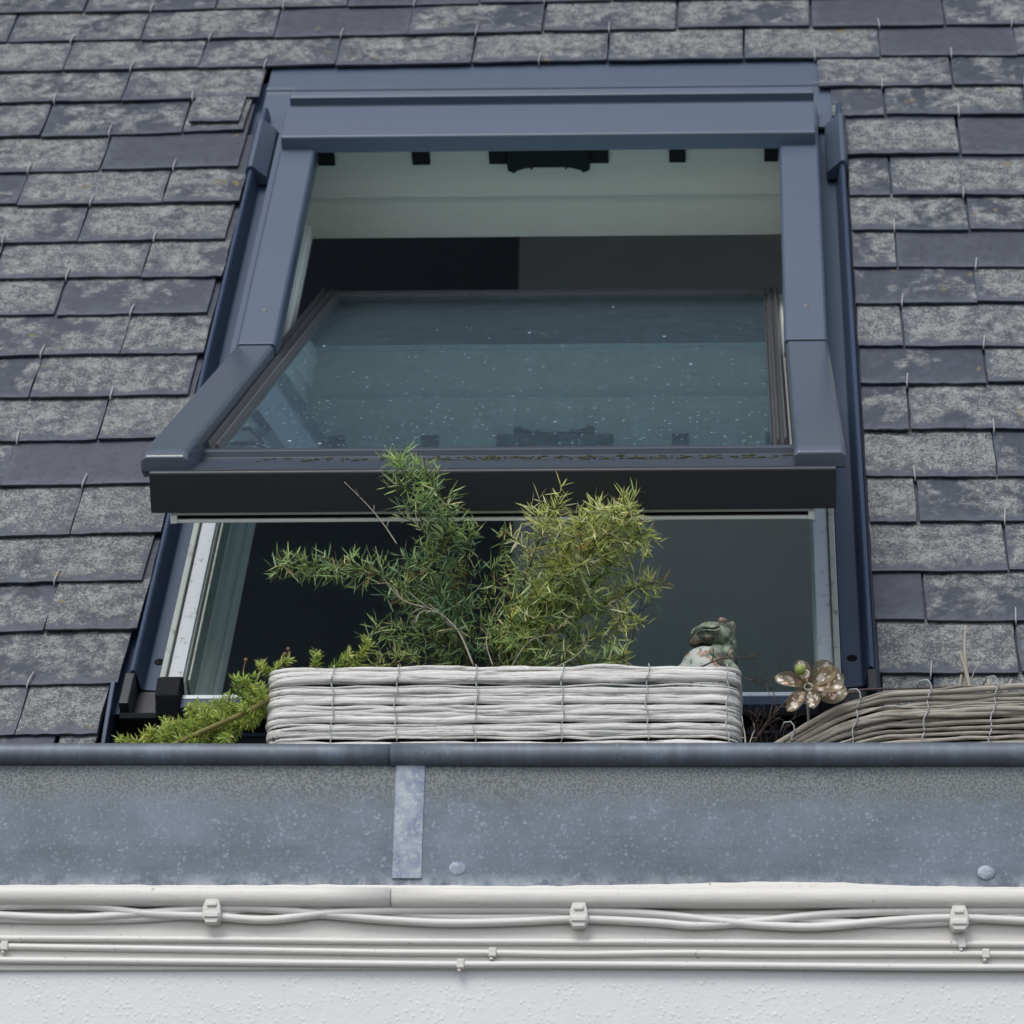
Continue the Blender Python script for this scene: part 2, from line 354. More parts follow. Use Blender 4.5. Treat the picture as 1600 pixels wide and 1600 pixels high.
# glass
def glassmat(dusty):
    t = NT('dusty_window_glass' if dusty else 'clean_window_glass'); uv = t.n('ShaderNodeUVMap'); su = t.n('ShaderNodeSeparateXYZ'); t.l(uv.outputs[0], su.inputs[0])
    tr = t.n('ShaderNodeBsdfTransparent'); tr.inputs[0].default_value = (.88, .93, .96, 1)
    gl = t.n('ShaderNodeBsdfGlossy'); gl.inputs['Roughness'].default_value = .012; gl.inputs[0].default_value = (.70, .95, 1.0, 1)
    fr = t.n('ShaderNodeFresnel'); fr.inputs[0].default_value = 3.0
    m1 = t.n('ShaderNodeMixShader'); t.l(fr.outputs[0], m1.inputs[0]); t.l(tr.outputs[0], m1.inputs[1]); t.l(gl.outputs[0], m1.inputs[2])
    df = t.n('ShaderNodeBsdfDiffuse'); df.inputs[0].default_value = (.42, .56, .66, 1)
    mp = t.n('ShaderNodeMapping'); t.l(uv.outputs[0], mp.inputs[0]); mp.inputs['Scale'].default_value = (1, .9, 1)
    vo = t.n('ShaderNodeTexVoronoi'); vo.inputs['Scale'].default_value = 125; t.l(mp.outputs[0], vo.inputs['Vector'])
    sc_ = t.n('ShaderNodeSeparateColor'); t.l(vo.outputs['Color'], sc_.inputs[0])
    low = t.math('MULTIPLY', t.math('SUBTRACT', 1.0, su.outputs[1]), .60)                 # dust gathers towards the lower edge
    rnd = t.math('GREATER_THAN', t.math('ADD', sc_.outputs[0], t.math('ADD', low, t.math('MULTIPLY', t.noise(mp.outputs[0], 9, 4), .30))), 1.16)
    dot = t.math('MULTIPLY', t.ramp(vo.outputs['Distance'], [(.12, 1.0), (.27, 0.0)]), rnd)
    haze_film = t.math('ADD', .02, t.math('MULTIPLY', t.noise(mp.outputs[0], 30, 6, .7), .09))  # dust film that also puts bluish sky haze into the pane's colour
    vo2 = t.n('ShaderNodeTexVoronoi'); vo2.inputs['Scale'].default_value = 26; t.l(mp.outputs[0], vo2.inputs['Vector'])
    sc2 = t.n('ShaderNodeSeparateColor'); t.l(vo2.outputs['Color'], sc2.inputs[0])
    big = t.math('MULTIPLY', t.ramp(vo2.outputs['Distance'], [(.03, 1.0), (.075, 0.0)]), t.math('GREATER_THAN', sc2.outputs[0], .8))
    fac = t.math('ADD', t.math('MULTIPLY', t.math('MULTIPLY', dot, sc_.outputs[1]), .42), t.math('ADD', haze_film, big), True)
    m2 = t.n('ShaderNodeMixShader'); t.l(fac, m2.inputs[0]); t.l(m1.outputs[0], m2.inputs[1]); t.l(df.outputs[0], m2.inputs[2])
    t.l(m2.outputs[0] if dusty else m1.outputs[0], t.out.inputs[0]); return t.m
M_GLASS = glassmat(True); M_GLASSC = glassmat(False)

# ------------------------------------------------------------------ ground
t = NT('street_paving'); v = t.tc(); t.setp(color=t.mix(t.noise(v, 3, 6), (.07, .07, .072), (.12, .118, .112)), rough=.85); t.bump(t.noise(v, 60, 4), .3, .004)
g = MB(); g.add([(-1500, -1500, 0), (1500, -1500, 0), (1500, 1500, 0), (-1500, 1500, 0)], [(0, 1, 2, 3)])
tag(g.build('ground', t.m), kind='structure')

# ------------------------------------------------------------------ house
XL, XR = -3.2, 3.2
house = empty('house', (0, 3.3, 0), 'white rendered house with dark slate roof, seen at its eaves', 'house')
m = MB(); m.box(W, (XL, 3.094, 0), (XR, 3.34, 2.224)); m.build('wall', M_STUCCO, house)
m = MB(); m.box(W, (XL, 3.0895, 2.2235), (XR, 3.33, 2.300)); m.build('smooth_wall_band', M_BAND, house, bevel=.002)
# side and rear walls of the house, so that it is a closed building
m = MB(); m.box(W, (XL, 3.341, 0), (XL + .2, 9.2, 2.4)); m.box(W, (XR - .2, 3.341, 0), (XR, 9.2, 2.4)); m.box(W, (XL + .201, 9.0, 0), (XR - .201, 9.2, 2.4)); m.build('wall', M_STUCCO, house)
# painted rounded moulding under the gutter, in two lengths
def moulding(x0, x1, dz):
    m = MB(); prof = [(3.075, 2.3055), (3.0725, 2.303), (3.0715, 2.297), (3.0725, 2.291), (3.0765, 2.2868), (3.083, 2.2858), (3.088, 2.287), (3.088, 2.3055)]
    fr = lambda x, y, z: Vector((x, y + .0006 * math.sin(x * 9 + 1), z + dz - .0065 * (x + .25) + .0007 * math.sin(x * 5)))
    m.profx(fr, prof, x0, x1, segs=40, smooth=True); o = m.build('eaves_moulding', M_CREAM, house)
    return o
moulding(XL, -.3652, 0.0); moulding(-.3640, XR, -.0004)
# roof: deck with an opening for the window, then the slates
ND = -.115
def rb(m, x0, x1, v0, v1, n0, n1, mi=0): m.box(RW, (x0, v0, n0), (x1, v1, n1), mi)
m = MB(); V0, V1 = -.80, 3.2
rb(m, XL, -.70, V0, V1, -.145, ND); rb(m, .134, XR, V0, V1, -.145, ND); rb(m, -.6995, .1335, .67, V1, -.145, ND); rb(m, -.6995, .1335, V0, -.70, -.145, ND)
rear = RW(0, 3.2, ND)
m.add([(XL, rear.y, rear.z), (XR, rear.y, rear.z), (XR, 9.3, rear.z + .3), (XL, 9.3, rear.z + .3), (XR, 9.3, 2.3), (XL, 9.3, 2.3)], [(0, 1, 2, 3), (3, 2, 4, 5)])
roof = m.build('roof', painted('roof_battens', (.03, .025, .02), .9), house)
ROWS = [(1.440, 1.440), (1.340, 1.340), (1.240, 1.240), (1.142, 1.146), (1.033, 1.0532), (.9346, .9568), (.8432, .8594), (.7488, .7689), (.6479, .6831), (.5451, .5706), (.4545, .4538), (.3534, .365), (.2558, .2629), (.1633, .1738), (.0678, .0726), (-.033, -.0147), (-.1272, -.1186), (-.2233, -.2184), (-.3287, -.3105), (-.4185, -.409), (-.5133, -.5024), (-.6112, -.599), (-.700, -.697), (-.795, -.79)]
EVEN = -1.0465   # joints of the rows that end in line with this one; the others are shifted by half a slate
sm = MB(); hooks = []
clean_px = {(5, -.63): 1, (6, -.205): 1, (9, -.83): 1, (12, .33): 1, (13, .11): 1, (15, .11): 1, (17, .11): 1, (17, -.845): 1, (20, .11): 1, (21, .11): 1}
rnd = random.Random(11)
def slate(x0, x1, vb, slope, lich, tone, lift=0.0, rot=0.0, L=.205, hookit=True, ragg=1.0):
    NX = 12; vs = []; uvs = []; off = rnd.random()
    xs = [x0 + (x1 - x0) * i / NX for i in range(NX + 1)]
    edge = [vb + slope * (x - (x0 + x1) / 2) + rot * (x - (x0 + x1) / 2) + (rnd.random() - .5) * .0016 * ragg for x in xs]
    NY = 6; th = .0048
    jl = [(rnd.random() - .5) * .0016 * ragg for _ in range(NY + 1)]; jr = [(rnd.random() - .5) * .0016 * ragg for _ in range(NY + 1)]
    def nn(v): return -.0575 + lift - (v - vb) * .058
    top = []
    for j in range(NY + 1):
        row = []
        for i in range(NX + 1):
            e = edge[i]; v = e + (vb + L - e) * (j / NY) ** 1.0
            x = xs[i] + (jl[j] if i == 0 else jr[j] if i == NX else 0) + (.003 * (v - vb) * 0)
            vs.append(RW(x, v, nn(v) + (.0004 * math.sin(x * 40 + off * 9)))); uvs.append((xs[i] - x0 + .21 * .5 - (x1 - x0) / 2 if x1 - x0 < .2 else xs[i] - x0, v - e)); row.append(len(vs) - 1)
        top.append(row)
    fs = [(top[j][i], top[j][i + 1], top[j + 1][i + 1], top[j + 1][i]) for j in range(NY) for i in range(NX)]
    b = len(vs)
    def low(idx, inset=0): p = vs[idx]; return p - (RW(0, 0, 1) - RW(0, 0, 0)) * th
    for i in range(NX + 1): vs.append(low(top[0][i]) + (RW(0, .0015, 0) - RW(0, 0, 0))); uvs.append((uvs[top[0][i]][0], -.004))
    fs += [(b + i, b + i + 1, top[0][i + 1], top[0][i]) for i in range(NX)]
    b2 = len(vs)
    for j in range(NY + 1): vs.append(low(top[j][0])); uvs.append((-.004, uvs[top[j][0]][1]))
    fs += [(b2 + j, top[j][0], top[j + 1][0], b2 + j + 1) for j in range(NY)]
    b3 = len(vs)
    for j in range(NY + 1): vs.append(low(top[j][NX])); uvs.append((.214, uvs[top[j][NX]][1]))
    fs += [(top[j][NX], b3 + j, b3 + j + 1, top[j + 1][NX]) for j in range(NY)]
    sm.add(vs, fs, 0, (lich, tone, off), False, uvs)
for r, (vl, vr) in enumerate(ROWS):
    even = (r % 2 == 0)
    js = [EVEN + (0 if even else .105) + .2105 * k for k in range(-9, 18)]
    for k in range(len(js) - 1):
        a, b = js[k], js[k + 1]; a += rnd.uniform(-.0015, .0015); 
        if b < XL + .3 or a > XR - .3: continue
        mid = (a + b) / 2
        def vline(x):
            t_ = min(max((x + 1.0) / 1.3, 0), 1); base = vl + (vr - vl) * t_
            return base - .004 * abs(x + .25) * 2 * (1 if r < 12 else .6)
        def slp(x): return (vline(x + .01) - vline(x - .01)) / .02 + (.012 if x < -.6 else -.012 if x > .1 else 0)
        pieces = [(a, b)]
        inwin = (7 <= r <= 21)
        if r == 22: pass
        if inwin or r >= 22:
            pieces = []
            lcut, rcut = (-.7228, .155) if r > 9 else ((-.732, .118) if r == 7 else (-.742, .135) if r == 8 else (-.738, .150))
            if r >= 22: lcut, rcut = -.742, .160
            if a < lcut:
                e = min(b, lcut)
                if b > lcut and not even and (e - a) > .17 and r > 9: pieces += [(a, -.789), (-.786, e)]
                elif b > lcut and (e - a) < .03: pass
                else: pieces.append((a, e))
            if b > rcut:
                st = max(a, rcut)
                if b - st > .02: pieces.append((st, b))
        for (p, q) in pieces:
            xm = (p + q) / 2
            isclean = any(rr == r and abs(xm - xx) < .1 for (rr, xx) in clean_px) 
            isclean = isclean or rnd.random() < .07
            lich = rnd.uniform(.0, .12) if isclean else min(1, max(.25, rnd.gauss(.80, .20)))
            tone = rnd.uniform(.55, 1.0) if isclean else rnd.uniform(0, .75)
            gap = rnd.uniform(.0007, .0022)
            slate(p + gap, q - gap, vline(xm) + rnd.gauss(0, .0013), slp(xm), lich, tone, rnd.uniform(0, .0015), rnd.gauss(0, .004), ragg=.5 if isclean else 1.2)
        if not even or True:
            hx = mid
            if any(p < hx < q for p, q in pieces): hooks.append((hx, vline(hx), slp(hx)))
# a small lifted slate, and underlay sheets that show in the wider joints
slate(-.826, -.752, .668, .01, .9, .3, .007, 0.01, L=.08)
rnd2 = random.Random(4)
tiles = sm.build('slate_covering', M_SLATE, house, parent=roof)
# small bent clips, one under each slate
hk = MB()
P_ = [Vector((0, 0, 0)), Vector((0, .0, .006)), Vector((0, .004, .0095)), Vector((0, .012, .0085)), Vector((.0004, .022, .0065))]
rm = lambda q: (RW(0, q.y, q.z) - RW(0, 0, 0)) + Vector((q.x, 0, 0))
hk.tube(catmull([rm(Vector((0, .004, -.010))), rm(Vector((0, -.004, -.006))), rm(Vector((0, -.0045, .0005))), rm(Vector((.0005, .004, .0030))), rm(Vector((.001, .020, .0016)))], 4), .00095, 6)
hk0 = None; hr = random.Random(5); nh = 0
for (hx, hv, hs) in hooks:
    if not (-1.10 < hx < .46 and -.66 < hv < 1.12) or (hv < .80 and -.745 < hx < .175): continue
    if hr.random() < .08: continue
    p = RW(hx + hr.uniform(-.004, .004), hv, -.0572 + .0005)
    if hk0 is None:
        hk0 = hk.build('slate_hook', M_WIRE, None, parent=roof); o = hk0
    else:
        o = hk0.copy(); COL.objects.link(o)
    o.parent = roof; o.location = p - house.location
    o.rotation_euler = (0, hr.uniform(-.10, .10), hr.uniform(-.1, .1)); nh += 1
# attic room behind the window
m = MB()
for (x0, x1, v0, v1) in ((XL + .21, -.66, -1.3, 2.5), (.11, XR - .21, -1.3, 2.5), (-.6595, .1095, .56, 2.5), (-.6595, .1095, -1.3, -.66)):
    rb(m, x0, x1, v0, v1, -.19, -.176)
m.build('attic_sloping_wall', M_ROOMG, house)
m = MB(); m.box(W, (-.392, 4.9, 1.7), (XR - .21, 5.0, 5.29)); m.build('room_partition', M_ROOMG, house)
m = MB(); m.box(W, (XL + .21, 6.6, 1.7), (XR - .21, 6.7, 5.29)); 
for (a, b, c, d) in ((3.2, 5.3, 1.7, 5.29), (6.3, 6.6, 1.7, 5.29), (5.3, 6.3, 1.7, 2.3), (5.3, 6.3, 3.6, 5.29)): m.box(W, (XL + .201, a, c), (XL + .209, b, d))  # left wall, with an unseen opening added to let daylight into the room

for (a, b, c, d) in ((3.2, 3.5, 1.7, 5.29), (4.85, 6.6, 1.7, 5.29), (3.5, 4.85, 1.7, 2.0), (3.5, 4.85, 4.9, 5.29)): m.box(W, (XR - .209, a, c), (XR - .201, b, d))  # right wall, its unseen opening added to brighten the partition
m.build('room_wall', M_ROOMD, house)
m = MB(); m.box(W, (XL + .21, 4.3, 5.30), (XR - .21, 8.5, 5.36)); m.build('room_ceiling', M_ROOMG, house)
m = MB(); m.box(W, (XL + .21, 3.35, 1.62), (XR - .21, 8.5, 1.69)); m.build('room_floor', M_ROOML, house)

# ------------------------------------------------------------------ roof window
win = empty('roof_window', RW(-.2765, -.66, -.07), 'grey metal roof window tilted open on its pivots in the slates', 'window')
XA, XB, XC, XD = -.6655, -.6135, .0555, .1120       # outer and inner edges of the side covers
# flashing
m = MB()
m.profx(RW, [(.872, -.0665), (.872, -.072), (.66, -.072), (.66, -.0665), (.776, -.0660), (.780, -.0615), (.786, -.0612), (.790, -.0655)], -.725, .140)
flash = m.build('flashing', M_METAL, win, bevel=.0008)
def side_flash(sx):
    # ridge outside, trough, upstand: x measured outward from the frame
    a = (lambda q: -.681 - q) if sx < 0 else (lambda q: .1135 + q)
    m = MB()
    pr = [(a(0), -.052), (a(.0012), -.052), (a(.0012), -.079), (a(.024), -.079), (a(.0265), -.076), (a(.030), -.050), (a(.0335), -.046), (a(.0375), -.049), (a(.0405), -.074), (a(.0385), -.074), (a(.0355), -.0505), (a(.0335), -.0485), (a(.0315), -.051), (a(.0285), -.077), (a(.024), -.0805), (a(0), -.0805)]
    m.profy(RW, pr, -.600, .70); m.build('side_flashing', M_TROUGH, win, bevel=.0006)
    m = MB()   # folded joint piece at the top of the ridge
    pr = [(a(.012), -.060), (a(.0285), -.044), (a(.032), -.040), (a(.0375), -.0405), (a(.0425), -.048), (a(.0435), -.070), (a(.047), -.072), (a(.012), -.074)]
    m.profy(RW, pr, .520, .655); m.build('flashing_joint', M_METAL, win, bevel=.0012)
    m = MB()   # flat tail under the slates
    m.box(RW, (min(a(.040), a(.085)), -.64, -.0815), (max(a(.040), a(.085)), .83, -.0800)); m.build('flashing_tail', M_TROUGH, win)
    m = MB(); c0 = RW(a(.014), -.548, -.0788); 
    nn = RW(0, 0, 1) - RW(0, 0, 0); q = nn.to_track_quat('Z', 'Y').to_matrix()
    m.ball(c0, .0062, 16, 6, 0, (1, 1, .28), q); m.ball(c0 + nn * .0016, .0026, 6, 4, 0, (1, 1, .5), q); m.build('screw', M_BLACK, win)
side_flash(-1); side_flash(1)
# lower corners and apron
m = MB()
rb(m, -.723, -.6815, -.655, -.601, -.094, -.079); rb(m, -.7235, -.712, -.655, -.601, -.0785, -.0495)
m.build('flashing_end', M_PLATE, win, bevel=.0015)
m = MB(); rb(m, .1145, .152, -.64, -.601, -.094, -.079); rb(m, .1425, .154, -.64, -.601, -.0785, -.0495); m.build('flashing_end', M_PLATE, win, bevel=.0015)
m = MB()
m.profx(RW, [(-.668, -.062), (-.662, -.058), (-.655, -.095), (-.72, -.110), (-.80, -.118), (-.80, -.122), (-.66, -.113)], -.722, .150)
m.build('apron_flashing', M_BLACK, win, bevel=.001)  # near-black: the shade below the window is put into the apron's colour
m = MB(); m.profx(RW, [(-.60, -.085), (-.61, -.055), (-.80, -.090), (-.80, -.12), (-.6, -.12)], -.7400, -.7345); m.build('flashing_upstand', M_TROUGH, win, bevel=.0012)
# wooden frame (four members) with its metal cladding
NF = -.05
m = MB()
rb(m, -.680, -.652, -.648, .60, -.120, NF); rb(m, .084, .1125, -.648, .60, -.120, NF)
rb(m, -.6515, .0835, -.6475, -.6400, -.120, NF - .0005); rb(m, -.6515, .0835, .530, .60, -.1005, -.008)
fr_ = m.build('frame', M_WOODW, win, bevel=.0015)
m = MB()
rb(m, -.671, -.6535, -.630, .02, -.0495, -.0455); rb(m, .0855, .103, -.630, .02, -.0495, -.0455)
m.build('frame_strip', M_ZSTRIP, win, parent=fr_, bevel=.001)
m = MB(); rb(m, -.6808, -.6700, .022, .60, -.079, -.030); rb(m, .1020, .1133, .022, .60, -.079, -.030); m.build('frame_cladding', M_METAL, win, parent=fr_, bevel=.001)
m = MB(); rb(m, -.6795, -.6725, -.625, .02, -.0495, -.040); rb(m, .1045, .1115, -.625, .02, -.0495, -.040); rb(m, -.649, -.646, -.612, .50, -.085, -.052); m.build('gasket', M_GASKET, win, parent=fr_, bevel=.001)
m = MB(); m.profx(RW, [(-.6485, -.0490), (-.6430, -.0485), (-.6415, -.0500), (-.6420, -.0520), (-.6485, -.052)], -.6505, .0825); m.build('sill_strip', painted('white_sill_edge', (.66, .69, .74), .4, .05), win, parent=fr_, bevel=.0006)
m = MB(); m.profx(RW, [(-.6525, -.047), (-.6495, -.0515), (-.6495, -.095), (-.664, -.095), (-.6625, -.050)], -.680, .1125); m.build('frame_cover', M_TROUGH, win, parent=fr_, bevel=.0008)
m = MB(); m.profx(RW, [(-.626, -.058), (-.62, -.040), (-.633, -.030), (-.657, -.036), (-.669, -.058), (-.664, -.090), (-.64, -.090)], -.679, -.651); rb(m, -.6505, -.640, -.668, -.640, -.082, -.060); m.build('corner_block', M_BLACK, win, bevel=.002)
m = MB(); m.profx(RW, [(-.626, -.058), (-.62, -.040), (-.633, -.030), (-.657, -.036), (-.669, -.058), (-.664, -.090), (-.64, -.090)], .086, .112); m.build('corner_block', M_BLACK, win, bevel=.002)
# lining of the opening
m = MB()
rb(m, -.6585, -.6435, -.66, .56, -.1755, -.1205); rb(m, .0868, .104, -.66, .56, -.1755, -.1205)
rb(m, -.643, .0865, -.662, -.649, -.1755, -.1205); m.build('lining', M_WOODW, win, bevel=.0012)
m = MB(); rb(m, -.6435, -.6375, -.628, .5315, -.1755, -.150); m.build('lining_edge', M_WOODW, win, bevel=.0015)
m = MB(); rb(m, -.652, .1, .5325, .5505, -.1755, -.1015); m.build('head_lining', M_LINING, win, bevel=.0012)
m = MB(); rb(m, -.650, .083, .5260, .5298, -.100, -.004); m.build('head_board', M_LINING, win)
# vent catches and lock under the hood
for x0, x1 in ((-.616, -.591), (-.478, -.452), (-.366, -.340), (-.219, -.192), (-.104, -.080), (.034, .054)):
    m = MB(); rb(m, x0, x1, .520, .5255, -.0425, -.011); m.build('vent_catch', M_BLACK, win, bevel=.001)
m = MB(); rb(m, -.3395, -.2195, .512, .5255, -.0440, -.011)
for sx in (-1, 1):
    xm = -.2795 + sx * .047
    pr = [(xm - sx * .0, -.043), (xm + sx * .013, -.043), (xm + sx * .013, -.050), (xm + sx * .003, -.055), (xm, -.051), (xm - sx * .008, -.048), (xm - sx * .018, -.0455), (xm - sx * .024, -.0505), (xm - sx * .020, -.043)]
    m.profy(RW, pr, .514, .528)
m.build('lock', M_BLACK, win, bevel=.0012)
# hood
m = MB()
pr = [(.4960, -.0060), (.4985, .0160), (.5010, .0192), (.578, .0222), (.584, .0195), (.5870, .0060), (.6030, .0010), (.6110, .0060), (.613, .0185), (.630, .0205), (.6370, .0185), (.640, .010), (.650, -.050), (.630, -.050), (.600, -.010), (.51, -.010)]
m.profx(RW, pr, -.6625, .1075); m.build('hood', M_METAL, win, bevel=.0018, bseg=3)
m = MB(); m.profx(RW, [(.6290, .0185), (.6290, .0222), (.6375, .0205), (.6405, .012)], -.6605, .1055); m.build('hood_lip', M_METAL, win, bevel=.001)
# upper side covers
for (xa, xb, sx) in ((XA, XB, 1), (XC, XD, -1)):
    m = MB()
    inn = -.042
    pr = [(xa, -.030), (xa, -.0035), (xa + .0035, 0), (xb - .0035, 0), (xb, -.0035), (xb, -.030)] if sx > 0 else [(xa, -.030), (xa, -.0035), (xa + .0035, 0), (xb - .0035, 0), (xb, -.0035), (xb, -.030)]
    m.profy(RW, pr, .0030, .530); c_ = m.build('side_cover', M_METAL, win, bevel=.0014)
    m = MB(); c0 = RW((xa + xb) / 2 + .002, .082, .0002); q = (RW(0, 0, 1) - RW(0, 0, 0)).to_track_quat('Z', 'Y').to_matrix()
    m.ball(c0, .0036, 12, 6, 0, (1, 1, .25), q); m.ball(c0 + (RW(0, 0, 1) - RW(0, 0, 0)) * .0009, .0017, 8, 4, 0, (1, 1, .3), q); m.build('screw', M_STEEL, win, parent=c_)
m = MB(); rb(m, -.6515, -.6420, -.02, .52, -.049, -.031); m.build('frame_seal', M_WOODW, win)
# ---- open sash
def sb(m, x0, x1, t0, t1, m0, m1, mi=0): m.box(SW, (x0, t0, m0), (x1, t1, m1), mi)
m = MB()
sb(m, -.6325, -.585, -.672, .575, -.072, -.034); sb(m, .027, .079, -.672, .575, -.072, -.034)
sb(m, -.5845, .0265, -.672, -.545, -.0725, -.0345); sb(m, -.5845, .0265, .535, .575, -.072, -.034)
sash = m.build('sash', M_WOODW, win, bevel=.0015)
m = MB(); vs = [SW(-.600, -.530, -.0262), SW(.036, -.530, -.0262), SW(.036, .531, -.0262), SW(-.600, .531, -.0262)]
vs += [SW(-.600, -.530, -.0302), SW(.036, -.530, -.0302), SW(.036, .531, -.0302), SW(-.600, .531, -.0302)]
u_ = [(0, 0), (.64, 0), (.64, 1.06), (0, 1.06)] * 2
m.add(vs, [(0, 1, 2, 3), (7, 6, 5, 4), (0, 4, 5, 1), (1, 5, 6, 2), (2, 6, 7, 3), (3, 7, 4, 0)], uvs=u_); m.m = [0, 1, 1, 1, 1, 1]; m.build('glass_pane', [M_GLASS, M_GLASSC], win, parent=sash)
# ribbed side beads
for (xa, xb, s_) in ((-.6225, -.5965, 1), (.0325, .0535, -1)):
    m = MB(); n_ = 13; pr = []
    for i in range(n_): 
        f_ = i / (n_ - 1); pr.append((xa + (xb - xa) * f_, -.0215 + .0042 * math.cos(f_ * PI * 5) + (.0045 * (1 - f_) if s_ > 0 else .0045 * f_)))
    pr = pr + [(xb, -.0335), (xa, -.0335)]
    m.profy(SW, pr, -.535, .545); m.build('glazing_bead', M_RUBBER, win, parent=sash, bevel=.0004)
m = MB(); m.profx(SW, [(.530, -.033), (.530, -.0225), (.536, -.0205), (.541, -.0235), (.546, -.0200), (.556, -.0200), (.556, -.033)], -.6165, .050); m.build('glazing_bead', M_RUBBER, win, parent=sash, bevel=.0005)
# lower rail: bead, gully, lip, then the front plate
m = MB(); m.profx(SW, [(-.5285, -.034), (-.5285, -.0250), (-.5345, -.0238), (-.5380, -.0255), (-.5420, -.0225), (-.5500, -.0200), (-.5560, -.0215), (-.5590, -.0290), (-.5900, -.0295), (-.5930, -.0262), (-.6480, -.0235), (-.6600, -.0235), (-.6640, -.0260), (-.6600, -.0340)], -.6345, .0790); m.build('bottom_rail', M_RAIL, win, parent=sash, bevel=.0008)
m = MB()
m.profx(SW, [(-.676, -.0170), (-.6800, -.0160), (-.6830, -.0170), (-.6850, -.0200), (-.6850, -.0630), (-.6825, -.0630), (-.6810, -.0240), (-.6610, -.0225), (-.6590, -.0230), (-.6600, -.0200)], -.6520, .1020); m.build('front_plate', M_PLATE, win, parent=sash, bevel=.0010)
m = MB(); m.profx(SW, [(-.6800, -.0635), (-.6800, -.0670), (-.6740, -.0675), (-.6740, -.0635)], -.6320, .0785, 0)
m.profx(SW, [(-.6790, -.0722), (-.6790, -.0760), (-.6700, -.0760), (-.6700, -.0722)], -.6300, .0770, 0); m.profx(SW, [(-.6735, -.0676), (-.6735, -.0721), (-.6700, -.0721), (-.6700, -.0676)], -.6280, .0750, 1)
sb(m, -.6320, -.6245, -.6805, -.672, -.0763, -.0666, 0); sb(m, .0715, .0785, -.6805, -.672, -.0763, -.0666, 0)
m.build('bottom_edge', [M_WOODW, M_BLACK], win, parent=sash, bevel=.0008)
# moss and grit in the gully
mo = MB(); mr = random.Random(3)
for i in range(650):
    x = mr.choice([mr.uniform(-.55, .03), mr.gauss(-.1, .12), mr.gauss(-.33, .08)]); x = min(max(x, -.60), .06); r_ = mr.uniform(.0007, .0026)
    if mr.random() < .35: tt, mm_ = mr.gauss(-.5395, .0012), -.0235
    else: tt, mm_ = mr.uniform(-.592, -.562), -.0290
    mo.ball(SW(x, tt, mm_), r_, 6, 4, 0, (mr.uniform(1, 2.4), 1, .6))
mo.build('moss', M_MOSS, win, parent=sash)
# lower side covers
for (xa, xb, s_) in ((XA - .001, XB - .001, 1), (XC + .001, XD + .0015, -1)):
    m = MB()
    pr = [(xa, -.030), (xa, -.0045), (xa + .0045, 0), (xb - .0045, 0), (xb, -.0045), (xb, -.030)]
    pr2 = [(xa - .001 * s_, -.0240), (xa - .0005, -.0105), (xa + .0045, -.007), (xb - .0045, -.007), (xb + .0005, -.0105), (xb, -.0240)]
    n_ = 6; vs = [SW(a, -.0030, b) for a, b in pr] + [SW(a, -.642, b) for a, b in pr] + [SW(a, -.6520, b) for a, b in pr2]
    fs = []
    for k in range(2):
        for j in range(5): fs.append((k * n_ + j, k * n_ + j + 1, (k + 1) * n_ + j + 1, (k + 1) * n_ + j))
    fs += [tuple(range(6)), tuple(range(12, 18)), (0, 6, 12, 17, 11, 5)]
    m.add(vs, fs); m.build('side_cover', M_COVER, win, parent=sash, bevel=.0018, bseg=3)

# ------------------------------------------------------------------ gutter
def GW(x, y, z): return Vector((x, y, z - .0055 * (x + .25)))
gut = empty('rain_gutter', (0, 3.08, 2.30), 'weathered blue grey zinc box gutter running along the eaves', 'gutter')
m = MB(); wob = lambda x, j: (.0008 * math.sin(x * 7 + 1) + .0004 * math.sin(x * 23), 0)
m.profx(GW, [(3.080, 2.440), (3.0795, 2.400), (3.0790, 2.350), (3.0800, 2.3075), (3.090, 2.3070), (3.340, 2.3300), (3.365, 2.5000), (3.3635, 2.5000), (3.338, 2.3325), (3.0835, 2.3300), (3.0815, 2.35), (3.082, 2.440)], XL, XR, segs=60, wob=wob, smooth=False)
trough = m.build('trough', M_ZINC, gut)
def bead(x0, x1, dr):
    m = MB(); c = (3.0800, 2.4475); r = .0118 + dr
    m.profx(GW, [(c[0] + r * math.cos(2 * PI * k / 20), c[1] + r * math.sin(2 * PI * k / 20)) for k in range(20)], x0, x1, segs=40, smooth=True, wob=lambda x, j: (0, .0004 * math.sin(x * 6)))
    return m.build('rolled_bead', M_ZBEAD, gut)
m = MB(); NXX = 700; vs = []
for i in range(NXX + 1):
    x = XL + (XR - XL) * i / NXX; h = 2.3082 + .0016 * noise.noise(Vector((x * 6, 1, 0))) + .0012 * noise.noise(Vector((x * 45, 5, 0))) + .004 * math.exp(-((x - .02) / .11) ** 2)
    for (y, z) in ((3.0782, 2.3035), (3.0780, h - .0006), (3.0788, h)): vs.append(GW(x, y, z))
m.add(vs, [(i * 3 + k, i * 3 + 3 + k, i * 3 + 4 + k, i * 3 + 1 + k) for i in range(NXX) for k in range(2)], smooth=True); m.build('paint_edge', M_CREAM, gut)
bead(XL, -.3705, 0.0); bead(-.3700, XR, .0010)
m = MB(); prof = [(-.3655, .0), (-.3640, .0026), (-.3345, .0026), (-.3330, .0)]
vs = []
for z, dx in ((2.4385, .0005), (2.315, .0)):
    for a, b in prof: vs.append(GW(a + dx + (2.315 - z) * .0, 3.0792 - b, z))
m.add(vs, [(0, 1, 5, 4), (1, 2, 6, 5), (2, 3, 7, 6), (3, 0, 4, 7), (0, 3, 2, 1), (4, 5, 6, 7)]); m.build('seam_strap', M_STRAP, gut, bevel=.0006)
for x, z in ((-.2974, 2.3259), (.2471, 2.3225)):
    m = MB(); m.ball(GW(x, 3.0790, z), .0092, 24, 10, 0, (1, .22, .82)); m.build('rivet', M_STRAP, gut)

